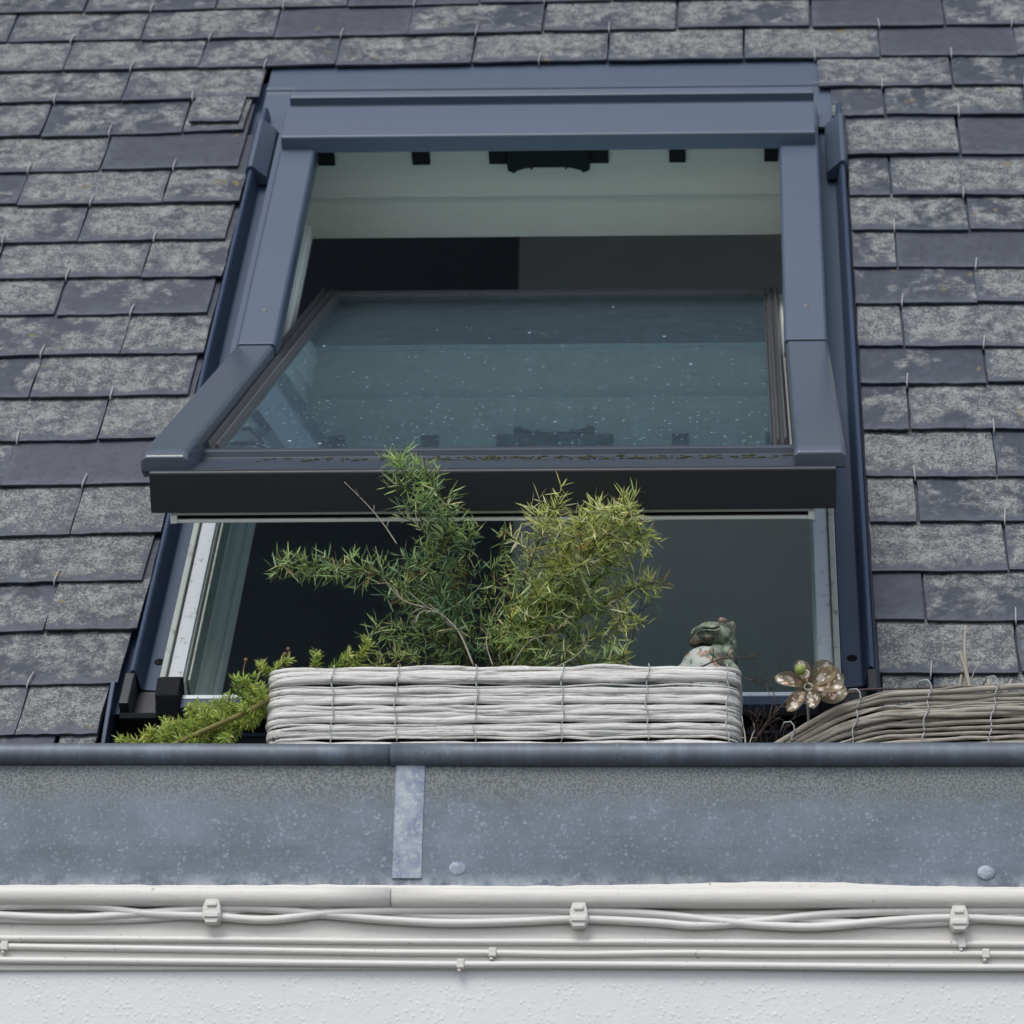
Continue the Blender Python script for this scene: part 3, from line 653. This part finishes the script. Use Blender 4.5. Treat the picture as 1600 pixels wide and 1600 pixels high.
# ------------------------------------------------------------------ cables on the wall
def pxl(pts, Y=3.083): return [at(x, y, Y) for x, y in pts]
def cable(name, label, pts, r, Y, group=None, clips=(), clipk='small'):
    P = pxl(pts, Y); Q = catmull(P, 8)
    # run on beyond the frame
    Q = [Q[0] + (Q[0] - Q[8]).normalized() * 1.5] + Q + [Q[-1] + (Q[-1] - Q[-9]).normalized() * 1.5]
    m = MB(); m.tube(Q, r, 10); o = m.build(name, M_CABLE); tag(o, label, 'cable', group)
    for cx, cy in clips:
        c = at(cx, cy, Y); m = MB()
        if clipk == 'small':
            m.box(W, (c.x - .0038, c.y - r - .0018, c.z - .0052), (c.x + .0038, 3.0893, c.z + .0042)); m.box(W, (c.x - .003, c.y - r - .0008, c.z - .0085), (c.x + .0005, 3.0893, c.z - .0053))
        else:
            pr = [(a * .86, b * .88) for a, b in [(-.0075, .0150), (.0075, .0150), (.0105, .0060), (.0110, -.0060), (.0065, -.0135), (-.0065, -.0135), (-.0110, -.0060), (-.0105, .0060)]]
            vs = [Vector((c.x + a, c.y - .0105, c.z + b)) for a, b in pr] + [Vector((c.x + a * 1.1, 3.0893, c.z + b * 1.03)) for a, b in pr]
            m.add(vs, [tuple(range(8)), tuple(range(8, 16))] + [(i, (i + 1) % 8, 8 + (i + 1) % 8, 8 + i) for i in range(8)])
            m.box(W, (c.x - .0078, c.y - .0125, c.z - .0066), (c.x + .0078, c.y - .0100, c.z - .0010))
            m.box(W, (c.x - .0050, c.y - .0125, c.z + .0050), (c.x + .0050, c.y - .0100, c.z + .0095))
        m.build('cable_clip', M_CREAM, o, bevel=.0010)
    return o
GB = 'painted cables twisted together under the gutter'
cable('cable', 'thick painted cable of the twisted bundle, gripped by the three chunky clips', [(-40, 1418), (70, 1414), (150, 1417), (225, 1427), (333, 1432), (420, 1437), (520, 1426), (640, 1422), (800, 1421), (905, 1423), (1020, 1428), (1130, 1440), (1200, 1446), (1280, 1448), (1400, 1438), (1498, 1434), (1640, 1441)], .0044, 3.0830, GB, clips=((333, 1427), (905, 1433), (1498, 1438)), clipk='big')
cable('cable', 'thick painted cable of the bundle that sags lowest midway between the left clips', [(-40, 1428), (100, 1434), (200, 1429), (333, 1419), (430, 1421), (520, 1430), (600, 1437), (700, 1442), (800, 1440), (905, 1436), (1020, 1441), (1090, 1446), (1180, 1440), (1300, 1428), (1450, 1423), (1640, 1422)], .0044, 3.0835, GB)
cable('cable', 'thinner painted cable at the back of the bundle, rising at the right edge', [(-40, 1436), (100, 1438), (220, 1436), (333, 1427), (450, 1417), (600, 1426), (700, 1432), (800, 1432), (905, 1426), (1000, 1431), (1180, 1434), (1300, 1439), (1400, 1444), (1498, 1440), (1600, 1428), (1640, 1426)], .0036, 3.0860, GB)
GT = 'thin painted cables running below the bundle'
cable('thin_cable', 'uppermost of the thin painted cables, with one small clip at far right', [(-40, 1466), (300, 1468), (600, 1471), (900, 1472), (1200, 1473), (1500, 1475), (1640, 1476)], .0034, 3.0870, GT, clips=((1503, 1474),))
cable('thin_cable', 'middle thin painted cable, with small clips at far left, centre and far right', [(-40, 1478), (8, 1479), (200, 1482), (400, 1485), (600, 1488), (770, 1489), (900, 1491), (1060, 1489), (1200, 1491), (1400, 1491), (1540, 1491), (1640, 1492)], .0034, 3.0870, GT, clips=((8, 1478), (770, 1488), (1540, 1490)))
cable('thin_cable', 'lowest thin painted cable just above the rough stucco, with one small centre clip', [(-40, 1500), (200, 1502), (400, 1504), (600, 1506), (720, 1507), (900, 1507), (1200, 1509), (1400, 1511), (1640, 1512)], .0036, 3.0870, GT, clips=((720, 1506),))

# ------------------------------------------------------------------ willow planters
def strand(m, path, z, rad, seed, flat, amp, tieat, zc, rgrow=0, tint=1.0, drop=None):
    r_ = random.Random(seed); pts = []; rr = []
    ph = [r_.uniform(0, 50) for _ in range(3)]; L = 0; n = len(path)
    s0, s1 = 0, n
    if r_.random() < .35 and n > 30: s0 = r_.randint(0, n // 5) if r_.random() < .5 else 0
    if r_.random() < .30 and n > 30: s1 = n - (r_.randint(0, n // 7) if s0 == 0 else 0)
    for i in range(s0, s1):
        p = path[i]; s = p[2]
        nz = noise.noise(Vector((s * 11, ph[0], seed))) * amp + noise.noise(Vector((s * 34, ph[1], seed))) * amp * .35 + noise.noise(Vector((s * 90, ph[2], seed))) * .0006
        k = min(1.0, min(abs(s - t_) for t_ in tieat) / .035) if tieat else 1
        zz = zc + (z - zc) * (.80 + .20 * k) + nz * (.35 + .65 * k)
        d = drop(p[0], s) if drop else 0
        q = Vector((p[0], p[1] + noise.noise(Vector((s * 15, ph[2], seed + 9))) * amp * .9, zz * 1.0 - d))
        pts.append(q); e = min(i - s0, s1 - 1 - i); rr.append(rad * (.55 + .45 * min(1, e / 6)) * (1 + .18 * noise.noise(Vector((s * 20, seed, 3)))))
    if len(pts) > 3: m.tube(pts, rr, 7, 0, (tint, tint, tint * .99), flat)
def planpath(xl, xr, yf, yb, rc, step=.006):
    pts = []; s = 0
    def put(x, y):
        nonlocal s
        if pts: s += math.hypot(x - pts[-1][0], y - pts[-1][1])
        pts.append((x, y, s))
    n = max(2, int((yb - yf - rc) / step))
    for i in range(n): put(xl, yb - (yb - yf - rc) * i / n)
    for i in range(9): a = PI + (PI / 2) * i / 8; put(xl + rc + rc * math.cos(a), yf + rc + rc * math.sin(a))
    n = int((xr - xl - 2 * rc) / step)
    for i in range(1, n): put(xl + rc + (xr - xl - 2 * rc) * i / n, yf)
    for i in range(9): a = 1.5 * PI + (PI / 2) * i / 8; put(xr - rc + rc * math.cos(a), yf + rc + rc * math.sin(a))
    n = max(2, int((yb - yf - rc) / step))
    for i in range(1, n + 1): put(xr, yf + rc + (yb - yf - rc) * i / n)
    return pts
wp = empty('planter', (-.26, 3.19, 2.34), 'white painted willow planter in the gutter, holding the green fern', 'planter')
ZT = 2.5545
path = planpath(-.5105, -.0055, 3.112, 3.268, .030)
ties = [(x, y, s) for x, y, s in path if y < 3.1125]
tie_x = [-.438, -.370, -.285, -.193, -.103, -.018]
tie_s = [min(ties, key=lambda q: abs(q[0] - tx))[2] for tx in tie_x]
m = MB(); sr = random.Random(21); seed = 0
nb = 10; bz = [ZT - .0105 - .0205 * k for k in range(nb)]
for k, zc in enumerate(bz):
    for j in range(8):
        z = zc + (.0080 - .0023 * j) + sr.gauss(0, .0006)
        seed += 1; lay = sr.choice((0, 0, .0012, .0024))
        pth = [(x, y + lay if y < 3.15 else y, s) for x, y, s in path]
        strand(m, pth, z, sr.choice((.0011, .0015, .0020, .0027, .0036, .0044)), seed, sr.uniform(.45, .8), .0028, tie_s, zc, tint=sr.uniform(.86, 1.06))
m.build('willow_wall', M_WILLOWW, wp)
for tx in tie_x:
    m = MB(); pts = []
    for i in range(66):
        z = ZT + .001 - i * .0032; ph = i % 6
        pts.append(Vector((tx + .0012 * math.sin(i * .8) + .0012 * math.sin(i * .3 + tx * 50), 3.1070 + (.0025 if ph in (0,) else 0) + .0008 * math.sin(i), z)))
    m.tube(pts, .00072, 5); m.build('wire_tie', M_WIRE, wp)
m = MB(); m.box(W, (-.502, 3.121, 2.342), (-.014, 3.262, ZT - .030)); m.build('soil', M_SOIL, wp)

gp = empty('planter', (.33, 3.19, 2.34), 'weathered grey willow planter sagging at its left end, beside the pinwheel', 'planter')
def gdrop(x, s):
    u = max(0.0, min(1.0, (.155 - x) / .150)); return .066 * u ** 1.45 - .010 * max(0, min(1, (x - .15) / .2))
gpath = [(x, y + max(0, .10 - x) * .35 if y < 3.2 else y, s) for x, y, s in planpath(.004, .66, 3.112, 3.275, .040)]
gt_x = [.052, .122, .197, .268, .340, .42, .50]
gtie = [min(gpath, key=lambda q: abs(q[0] - tx) + (q[1] > 3.2) * 5)[2] for tx in gt_x]
m = MB(); sr = random.Random(8)
for k in range(8):
    zc = 2.5165 - .0175 * k
    for j in range(5):
        seed += 1; lay = sr.choice((0, 0, .002, .0045)); pth = [(x, y + lay if y < 3.2 else y, s) for x, y, s in gpath]
        strand(m, pth, zc + .0078 - .0039 * j + sr.gauss(0, .0011), sr.choice((.0011, .0016, .0021, .0028, .0034)), seed, sr.uniform(.8, 1.2), .0042, gtie, zc, tint=sr.uniform(.6, 1.35), drop=lambda x, s: gdrop(x, s) * (1 - .78 * (k / 8)))
m.build('willow_wall', M_WILLOWG, gp)
for tx in gt_x:
    m = MB(); pts = []; y0 = 3.1065 + max(0, .10 - tx) * .35
    top = 2.529 - gdrop(tx, 0)
    for i in range(46):
        pts.append(Vector((tx + .0014 * math.sin(i * .85) + .0008 * math.sin(i * .31) - (.0005 * i), y0 + .0008 * math.sin(i * 1.3), top - i * .0032)))
    pts = [Vector((tx - .014, y0 + .02, top - .001)), Vector((tx - .010, y0 + .008, top + .005)), Vector((tx - .003, y0 + .001, top + .004))] + pts
    m.tube(pts, .0008, 5); m.build('wire_tie', M_WIRE, gp)
m = MB(); m.box(W, (.105, 3.120, 2.345), (.655, 3.270, 2.505)); m.build('soil', M_SOIL, gp)

# ------------------------------------------------------------------ plants
def needle(m, p, d, L, wd, col, rr, curve=.25):
    d = d.normalized(); u = Vector((rr.gauss(0, 1), rr.gauss(0, 1), rr.gauss(0, 1))); a = d.cross(u)
    if a.length < 1e-4: return
    a.normalize(); b = a.cross(d); sgn = rr.uniform(-curve, curve) * L
    c = [p, p + d * L * .35 + b * sgn * .35, p + d * L * .7 + b * sgn * .8, p + d * L + b * sgn * 1.5]
    w_ = [wd * .5, wd, wd * .85]
    vs = []
    for i in range(3): vs += [c[i] - a * w_[i] / 2, c[i] + a * w_[i] / 2]
    vs.append(c[3]); m.add(vs, [(0, 1, 3, 2), (2, 3, 5, 4), (4, 5, 6)], 0, col, True)
def jit(c, rr, s=.18):
    k = 1 + rr.uniform(-s, s); return (c[0] * k * (1 + rr.uniform(-.12, .12)), c[1] * k, c[2] * k * (1 + rr.uniform(-.2, .2)))
DG, MG, YG, PG, BR = (.24, .38, .20), (.38, .52, .19), (.62, .68, .22), (.74, .76, .40), (.38, .24, .08)
fern = empty('asparagus_fern', at(750, 1045, 3.19), 'bushy green asparagus fern with needle leaves spreading above the white planter', 'plant')
rr = random.Random(42); fl = MB(); st = MB()
# stems: points (px, py, depth), palette, spread of side twigs in px, density
stems = [
 ([(740, 1060), (712, 985), (684, 925), (668, 860), (655, 800), (636, 755), (624, 722)], (DG, MG), 56, 1.7, 3.17, 3.055),
 ([(742, 1060), (705, 960), (690, 870), (700, 800), (668, 745)], (DG, MG), 50, 1.4, 3.18, 3.06),
 ([(738, 1060), (690, 985), (630, 925), (565, 895), (500, 885), (440, 884)], (DG, MG), 40, 1.8, 3.18, 3.09),
 ([(738, 1060), (680, 1005), (630, 985), (585, 980)], (MG, MG), 32, 1.3, 3.19, 3.13),
 ([(735, 1060), (670, 1030), (610, 1035), (590, 1045)], (MG, YG), 30, 1.5, 3.18, 3.13),
 ([(745, 1060), (735, 970), (728, 890), (732, 830)], (DG, MG), 44, 1.4, 3.19, 3.10),
 ([(750, 1060), (760, 960), (775, 880), (790, 830)], (MG, MG), 26, .8, 3.20, 3.10),
 ([(755, 1060), (795, 975), (822, 900), (850, 830), (872, 800)], (MG, YG), 58, 2.0, 3.18, 3.065),
 ([(760, 1060), (830, 980), (885, 910), (935, 850), (985, 805)], (MG, YG), 62, 2.3, 3.18, 3.06),
 ([(758, 1060), (840, 960), (905, 870), (940, 815), (962, 800)], (YG, YG), 56, 1.9, 3.17, 3.06),
 ([(765, 1060), (850, 1000), (920, 955), (975, 925), (1022, 912)], (MG, YG), 32, 2.0, 3.19, 3.11),
 ([(770, 1060), (860, 1025), (930, 990), (985, 960)], (MG, YG), 46, 2.0, 3.18, 3.12),
 ([(770, 1060), (850, 1040), (920, 1035), (975, 1030)], (MG, MG), 40, 2.0, 3.17, 3.13),
 ([(745, 1060), (700, 1010), (665, 960), (640, 915)], (DG, MG), 50, 1.6, 3.19, 3.14),
 ([(765, 1060), (860, 980), (930, 910), (975, 860), (1003, 838)], (MG, YG), 44, 1.7, 3.18, 3.08),
 ([(765, 1060), (840, 950), (880, 870), (905, 825), (925, 798)], (YG, YG), 44, 1.6, 3.17, 3.06),
 ([(750, 1060), (800, 1010), (850, 940), (870, 880)], (MG, YG), 56, 1.9, 3.20, 3.14)]
for pts, pal, spread, dens, y0, y1 in stems:
    n = len(pts); P = [at(x, y, y0 + (y1 - y0) * i / (n - 1)) for i, (x, y) in enumerate(pts)]
    P = [p + Vector((0, rr.gauss(0, .006), 0)) for p in P]
    C = catmull(P, 10); st.tube(C, [.0013 * (1 - .6 * i / len(C)) for i in range(len(C))], 5, 0, (.10, .11, .04))
    L = sum((C[i + 1] - C[i]).length for i in range(len(C) - 1)); k = int(L / .0046 * dens)
    for i in range(k):
        f = (i + rr.random()) / k; f = .12 + .88 * f; q = f * (len(C) - 1); a = int(min(q, len(C) - 2)); p = C[a].lerp(C[a + 1], q - a); tdir = (C[a + 1] - C[a]).normalized()
        # a side twig
        side = Vector((rr.gauss(0, 1), rr.gauss(0, .7), rr.gauss(.15, 1))); side -= tdir * side.dot(tdir); side.normalize()
        d = (tdir * rr.uniform(.35, 1.1) + side).normalized(); TL = spread * .00069 * rr.uniform(.35, 1.15) * (1.15 - .45 * f)
        TL = max(TL, .006); T = [p + d * TL * u + Vector((0, 0, -.15 * TL * u * u)) for u in (0, .25, .5, .75, 1)]
        st.tube(T, .00045, 4, 0, (.13, .15, .05), cap=False)
        base = pal[0] if rr.random() > f else pal[1]
        if rr.random() < (.26 if pal[1] is YG and f > .5 else .08): base = PG
        browny = rr.random() < .035
        nl = max(3, int(TL / .0030))
        for j in range(nl):
            u = rr.random(); pp = p + d * TL * u + Vector((0, 0, -.15 * TL * u * u)); o_ = Vector((rr.gauss(0, 1), rr.gauss(0, 1), rr.gauss(.1, 1))).normalized()
            nd = (d * rr.uniform(.2, 1.2) + o_).normalized(); col = jit(BR if browny and rr.random() < .7 else base, rr, .3)
            needle(fl, pp, nd, rr.uniform(.010, .0215), rr.uniform(.0009, .0017), col, rr)
fl.build('foliage', M_LEAF, fern); st.build('stem', M_STEM, fern)
dt = MB()
def twig(m, pts, r0, Y0=3.15, Y1=3.15, subs=0, sl=.03, rr_=rr, taper=.3):
    n = len(pts); P = [at(x, y, Y0 + (Y1 - Y0) * i / (n - 1)) for i, (x, y) in enumerate(pts)]; C = catmull(P, 6)
    m.tube(C, [r0 * (1 - (1 - taper) * i / len(C)) for i in range(len(C))], 5)
    for _ in range(subs):
        a = rr_.randint(len(C) // 4, len(C) - 2); d = (C[a + 1] - C[a]).normalized(); s_ = Vector((rr_.gauss(0, 1), rr_.gauss(0, .4), rr_.gauss(.3, 1))).normalized()
        D = (d + s_ * .8).normalized(); l = sl * rr_.uniform(.3, 1); q = C[a]
        T = [q, q + D * l * .5 + s_ * l * .06, q + D * l + s_ * l * .25]; m.tube(T, [r0 * .5, r0 * .4, r0 * .25], 4)
twig(dt, [(740, 1040), (715, 985), (680, 955), (630, 938), (600, 905)], .0012, 3.13, 3.11, 9, .035)
twig(dt, [(705, 975), (690, 960), (660, 955), (648, 975)], .0009, 3.12, 3.11, 4, .02)
twig(dt, [(620, 850), (600, 820), (575, 790), (538, 753)], .0009, 3.13, 3.12, 3, .018)
twig(dt, [(770, 1040), (760, 1000), (775, 950), (800, 905)], .0009, 3.15, 3.15, 4, .03)
twig(dt, [(800, 1040), (830, 1000), (880, 990)], .0008, 3.14, 3.14, 4, .03)
twig(dt, [(870, 1042), (900, 1025), (920, 1000), (915, 975)], .0007, 3.13, 3.13, 3, .02)
dt.build('dead_twig', M_DEAD, fern)
dt = MB(); twig(dt, [(955, 1045), (975, 1025), (990, 990), (1000, 950), (1003, 925)], .0011, 3.14, 3.14, 4, .03)
twig(dt, [(985, 975), (1005, 972), (1015, 955)], .0005, 3.14, 3.13, 0); dt.build('dead_twig', M_TWIG, fern)

# trailing plant at the left
tp = empty('trailing_plant', at(415, 1120, 3.17), 'yellow green creeping plant spilling over the gutter left of the white planter', 'plant')
fl = MB(); st = MB()
def sprig(pts, Y0, Y1, pal, L=.011, wd=.0019, thick=.0008, every=.0035, per=6, stemcol=(.16, .19, .05), start=.1):
    n = len(pts); P = [at(x, y, Y0 + (Y1 - Y0) * i / (n - 1)) for i, (x, y) in enumerate(pts)]; C = catmull(P, 8)
    st.tube(C, [thick * (1 - .5 * i / len(C)) for i in range(len(C))], 6, 0, stemcol)
    LL = sum((C[i + 1] - C[i]).length for i in range(len(C) - 1)); k = max(3, int(LL / every))
    for i in range(k + 1):
        f = start + (1 - start) * i / k; q = f * (len(C) - 1); a = int(min(q, len(C) - 2)); p = C[a].lerp(C[a + 1], q - a); td = (C[a + 1] - C[a]).normalized()
        base = pal[0] if rr.random() < .5 else pal[1]; a0 = rr.uniform(0, 6)
        e = td.cross(Vector((0, 1, 0))).normalized(); g_ = td.cross(e)
        for j in range(per):
            an = a0 + 2 * PI * j / per; nd = (td * rr.uniform(.45, 1.0) + e * math.cos(an) + g_ * math.sin(an)).normalized()
            needle(fl, p, nd, L * rr.uniform(.65, 1.15), wd * rr.uniform(.8, 1.2), jit(base, rr, .22), rr, .2)
TG, TY = (.36, .48, .10), (.52, .58, .16)
st.tube(catmull([at(x, y, Y) for x, y, Y in ((440, 1078, 3.14), (400, 1105, 3.125), (350, 1128, 3.115), (300, 1150, 3.11), (255, 1172, 3.105))], 8), .0030, 8, 0, (.26, .24, .07))
for i in range(80):
    f = rr.random(); bx = 425 - 165 * f; by = 1090 + 72 * f; ang = rr.uniform(.1, 1.5) * rr.choice((1, 1, -1)); l = rr.uniform(22, 55) * (1.0 - .25 * f)
    by += rr.uniform(-8, 30) * (1 - f); ex, ey = bx - l * math.cos(ang), by - l * math.sin(ang) * .9
    if ey > 1165 and rr.random() < .6: ey = 1155
    Y_ = rr.uniform(3.11, 3.18); sprig([(bx, by), ((bx + ex) / 2 + 3, (by + ey) / 2 + 4), (ex, ey)], Y_ + .01, Y_ - .005, (TG, TY), L=.0095, wd=.0017)
for pts in ([(430, 1080), (400, 1085), (380, 1062)], [(430, 1060), (428, 1050), (450, 1030)], [(440, 1060), (415, 1050), (408, 1038)], [(395, 1100), (375, 1085), (368, 1060)], [(480, 1062), (490, 1045), (496, 1022)], [(500, 1062), (520, 1045), (545, 1022)], [(520, 1062), (545, 1040), (578, 1010)], [(540, 1062), (560, 1040), (572, 1000)],
            [(250, 1172), (238, 1160), (236, 1140)], [(235, 1175), (215, 1160), (200, 1158)], [(215, 1178), (200, 1165), (188, 1155)], [(245, 1172), (240, 1158), (225, 1150)]):
    sprig(pts, 3.15, 3.12, (TG, TY), L=.0105, wd=.0017)
fl.build('foliage', M_LEAF, tp); st.build('stem', M_STEM, tp)
for pts in ([(381, 1075), (380, 1050), (384, 1031)], [(400, 1062), (408, 1045), (412, 1033)], [(438, 1050), (443, 1030), (445, 1022)], [(448, 1045), (451, 1025), (450, 1014)]):
    m = MB(); P = [at(x, y, 3.13) for x, y in pts]; m.tube(catmull(P, 4), .0005, 4); m.ball(P[-1], .0021, 8, 6); m.build('seed_head', M_BUD, tp)

# bare dark sprig between the planters
sp = empty('bare_shrub', at(1175, 1165, 3.16), 'bare dark twiggy shrub between the two planters', 'shrub')
m = MB(); rs = random.Random(9)
twig(m, [(1165, 1180), (1195, 1135), (1215, 1110), (1240, 1088), (1280, 1080)], .0022, 3.17, 3.15, 8, .03, rs)
twig(m, [(1090, 1045), (1125, 1030), (1160, 1027), (1187, 1022)], .0011, 3.13, 3.10, 5, .022, rs)
twig(m, [(1105, 1050), (1140, 1050), (1170, 1062), (1200, 1072)], .0009, 3.13, 3.12, 7, .035, rs)
for k in range(9):
    x = rs.uniform(1165, 1225); twig(m, [(x, 1175), (x + rs.uniform(-12, 14), 1140), (x + rs.uniform(-22, 24), 1108 + rs.uniform(-12, 20))], .0007, 3.16, 3.14, 4, .02, rs)
m.build('twig', M_TWIG, sp)
m = MB(); twig(m, [(1165, 1172), (1164, 1150), (1160, 1128)], .0012, 3.12, 3.12, 2, .012, rs); twig(m, [(1168, 1172), (1175, 1150), (1180, 1140)], .0008, 3.12, 3.12, 2, .012, rs); m.build('twig', M_DEAD, sp)
tag(sp.children[1], 'pale broken twig')
# dry stalks in the grey planter
ds = empty('dead_shrub', at(1508, 1075, 3.17), 'pale cut dead stalks sticking up from the grey planter at right', 'shrub')
m = MB(); twig(m, [(1512, 1085), (1510, 1050), (1507, 1015), (1509, 978)], .0028, 3.16, 3.16, 0, taper=.5)
twig(m, [(1518, 1085), (1508, 1045), (1499, 1018)], .0027, 3.155, 3.15, 0, taper=.8); twig(m, [(1498, 1085), (1502, 1060), (1508, 1030)], .0024, 3.165, 3.16, 0, taper=.7)
twig(m, [(1515, 1068), (1522, 1050), (1530, 1035)], .0008, 3.16, 3.16, 3, .010); twig(m, [(1545, 1085), (1545, 1070), (1544, 1062)], .0026, 3.15, 3.15, 0, taper=.8); twig(m, [(1572, 1085), (1577, 1070), (1581, 1062)], .0018, 3.15, 3.15, 0, taper=.9)
m.build('stalk', M_DEAD, ds)
m = MB(); twig(m, [(1270, 1100), (1340, 1079), (1420, 1076), (1500, 1073), (1600, 1070), (1640, 1068)], .0013, 3.16, 3.14, 0, taper=.8)
twig(m, [(1262, 1104), (1300, 1085), (1345, 1082)], .0018, 3.16, 3.15, 0, taper=.5); m.build('stalk', M_TWIG, ds)

# ------------------------------------------------------------------ frog figurine
fy = 3.175
frog = empty('frog_figurine', at(1110, 1075, fy), 'mottled terracotta frog figurine with pale belly, gazing up at the white planter rim', 'figurine')
def blobs(items, name, mat, vox=.0011, smooth=6, par=frog):
    m = MB()
    for (px, py, dy, rx, rz, ry, ang) in items:
        c = at(px, py, fy + dy); k = .00068
        rot = Matrix.Rotation(-R(ang), 3, 'Y'); m.ball(c, 1.0, 24, 16, 0, (rx * k, ry * k, rz * k), rot)
    o = m.build(name, mat, par, merge=True)
    md = o.modifiers.new('remesh', 'REMESH'); md.mode = 'VOXEL'; md.voxel_size = vox; md.use_smooth_shade = True
    md = o.modifiers.new('smooth', 'SMOOTH'); md.factor = .5; md.iterations = smooth
    return o
# head (snout left, eye bump on top right), neck, back, arm
blobs([(1097, 990, 0, 19, 12, 22, 4), (1112, 986, 0, 26, 14, 25, -2), (1132, 990, 0, 17, 19, 22, 0), (1129, 972, -.010, 8, 8, 8, 0), (1128, 972, .012, 8, 8, 8, 0), (1088, 1003, 0, 11, 7, 19, 20), (1105, 1000, 0, 22, 8, 22, 0),
       (1142, 1005, .002, 10, 22, 18, 0), (1138, 1030, .004, 15, 26, 20, 10), (1130, 1060, .004, 26, 28, 24, 0), (1143, 980, .0, 8, 10, 12, 0)], 'body', M_FROG)
blobs([(1104, 1047, -.005, 42, 39, 26, -25), (1100, 1075, -.002, 42, 30, 26, 0), (1082, 1060, -.005, 30, 32, 22, 0)], 'belly', M_BELLY)
blobs([(1120, 1018, -.019, 12, 13, 9, 20), (1128, 1028, -.020, 11, 12, 8, 0), (1137, 1036, -.019, 9, 11, 8, 40), (1146, 1045, -.018, 8, 12, 7, 45), (1152, 1053, -.017, 7, 10, 7, 30), (1154, 1060, -.016, 4, 7, 5, 0)], 'arm', M_FROG, .0009, 4)
m = MB()
for dz, pts in ((0, [(1081, 992), (1088, 981), (1100, 979), (1115, 980), (1124, 974)]), (0, [(1083, 996), (1092, 987), (1106, 984), (1118, 985), (1126, 982)])):
    P = [at(x, y, fy - .0170 + (.004 if i == 0 else 0)) for i, (x, y) in enumerate(pts)]; m.tube(catmull(P, 6), .0011, 6)
m.build('lip', M_FROG, frog)
m = MB(); P = [at(x, y, fy - .0180 + (.004 if i == 0 else 0)) for i, (x, y) in enumerate([(1082, 994), (1090, 984), (1103, 981.5), (1116, 982.5), (1125, 978)])]; m.tube(catmull(P, 6), .0005, 5); m.build('mouth', M_BLACK, frog)
m = MB(); m.ball(at(1127, 969, fy - .0135), .0034, 12, 8, 0, (1, .7, 1)); m.build('eye', painted('rusty_eye', (.22, .13, .10), .5, .2), frog)

# ------------------------------------------------------------------ pinwheel
pwc = at(1263, 1073, 3.093)
pw = empty('pinwheel', pwc, 'clear smoky plastic flower pinwheel printed with white daisies, green bead in front', 'pinwheel')
def star(m, c, u, v_, nrm, r, mi):
    vs = [c + nrm * .0004]; n = 16
    for i in range(n):
        a = 2 * PI * i / n; q = r if i % 2 == 0 else r * .42; vs.append(c + nrm * .0004 + u * math.cos(a) * q + v_ * math.sin(a) * q)
    m.add(vs, [(0, 1 + i, 1 + (i + 1) % n) for i in range(n)], mi)
pk = .000655
def petal(angdeg, L, Wd, curl, lift, seed):
    r_ = random.Random(seed); a = R(angdeg); u = Vector((math.cos(a), 0, math.sin(a))); s_ = Vector((-math.sin(a), 0, math.cos(a))); nrm = Vector((0, -1, 0))
    m = MB(); NU, NV = 14, 8; G = []
    def pos(f, g):
        wd = Wd * (math.sin(PI * min(1, f * .92 + .06)) ** .65) * (.45 + .75 * f) if f < .999 else .05 * Wd
        y = lift * f + curl * (g ** 2) * math.sin(PI * f) + .25 * curl * g * f
        return pwc + u * L * f + s_ * wd * g * .5 * (1 - .25 * abs(curl) / .012 * abs(g)) + nrm * y
    vs = [pos(i / NU, -1 + 2 * j / NV) for i in range(NU + 1) for j in range(NV + 1)]
    fs = [(i * (NV + 1) + j, i * (NV + 1) + j + 1, (i + 1) * (NV + 1) + j + 1, (i + 1) * (NV + 1) + j) for i in range(NU) for j in range(NV)]
    m.add(vs, fs, 0, None, True)
    th = [v + Vector((0, .0003, 0)) for v in vs]; m.add(th, fs, 0, None, True)
    for k in range(22):
        f, g_ = r_.uniform(.25, .88), r_.uniform(-.62, .62); c = pos(f, g_); e1 = (pos(f + .03, g_) - c).normalized(); e2 = (pos(f, g_ + .05) - c).normalized(); nn = e1.cross(e2)
        if nn.dot(nrm) < 0: nn = -nn
        big = k < 5; star(m, c, e1, e1.cross(nn), nn, r_.uniform(.0030, .0046) if big else r_.choice((.0008, .0010, .0022)), 1 if r_.random() < .75 else 2)
    return m.build('petal', [M_FILM, M_PRINT, M_PRINTP], pw)
petal(14, .039, .038, .006, .004, 1); petal(40, .036, .036, .009, .003, 2); petal(-12, .042, .034, -.006, .004, 3)
petal(112, .029, .026, .012, .008, 4); petal(165, .037, .026, .010, .003, 5); petal(232, .036, .024, .009, .004, 6); petal(283, .027, .025, .011, .009, 7)
m = MB()
def ring(m, c, r0, r1, mi=0, n=24):
    for i in range(n):
        pass
    C = [c + Vector((math.cos(2 * PI * i / n) * r0, 0, math.sin(2 * PI * i / n) * r0 * .85)) for i in range(n + 1)]; m.tube(C, r1, 6, cap=False)
ring(m, pwc + Vector((0, -.003, -.001)), .0042, .0009); ring(m, at(1257, 1053, 3.079), .0048, .0010); m.build('hub_ring', M_RING, pw)
m = MB(); m.tube([pwc + Vector((0, .0, 0)), at(1257, 1060, 3.084), at(1252, 1048, 3.074)], .0009, 6); m.build('axle', M_BEAD, pw)
m = MB(); m.ball(at(1250.5, 1046.5, 3.070), .0058, 20, 14); m.build('bead', M_BEAD, pw)
m = MB(); m.tube([pwc + Vector((.001, .004, 0)), at(1262, 1100, 3.12), at(1266, 1175, 3.14)], .0014, 8); m.build('stick', M_DEAD, pw)
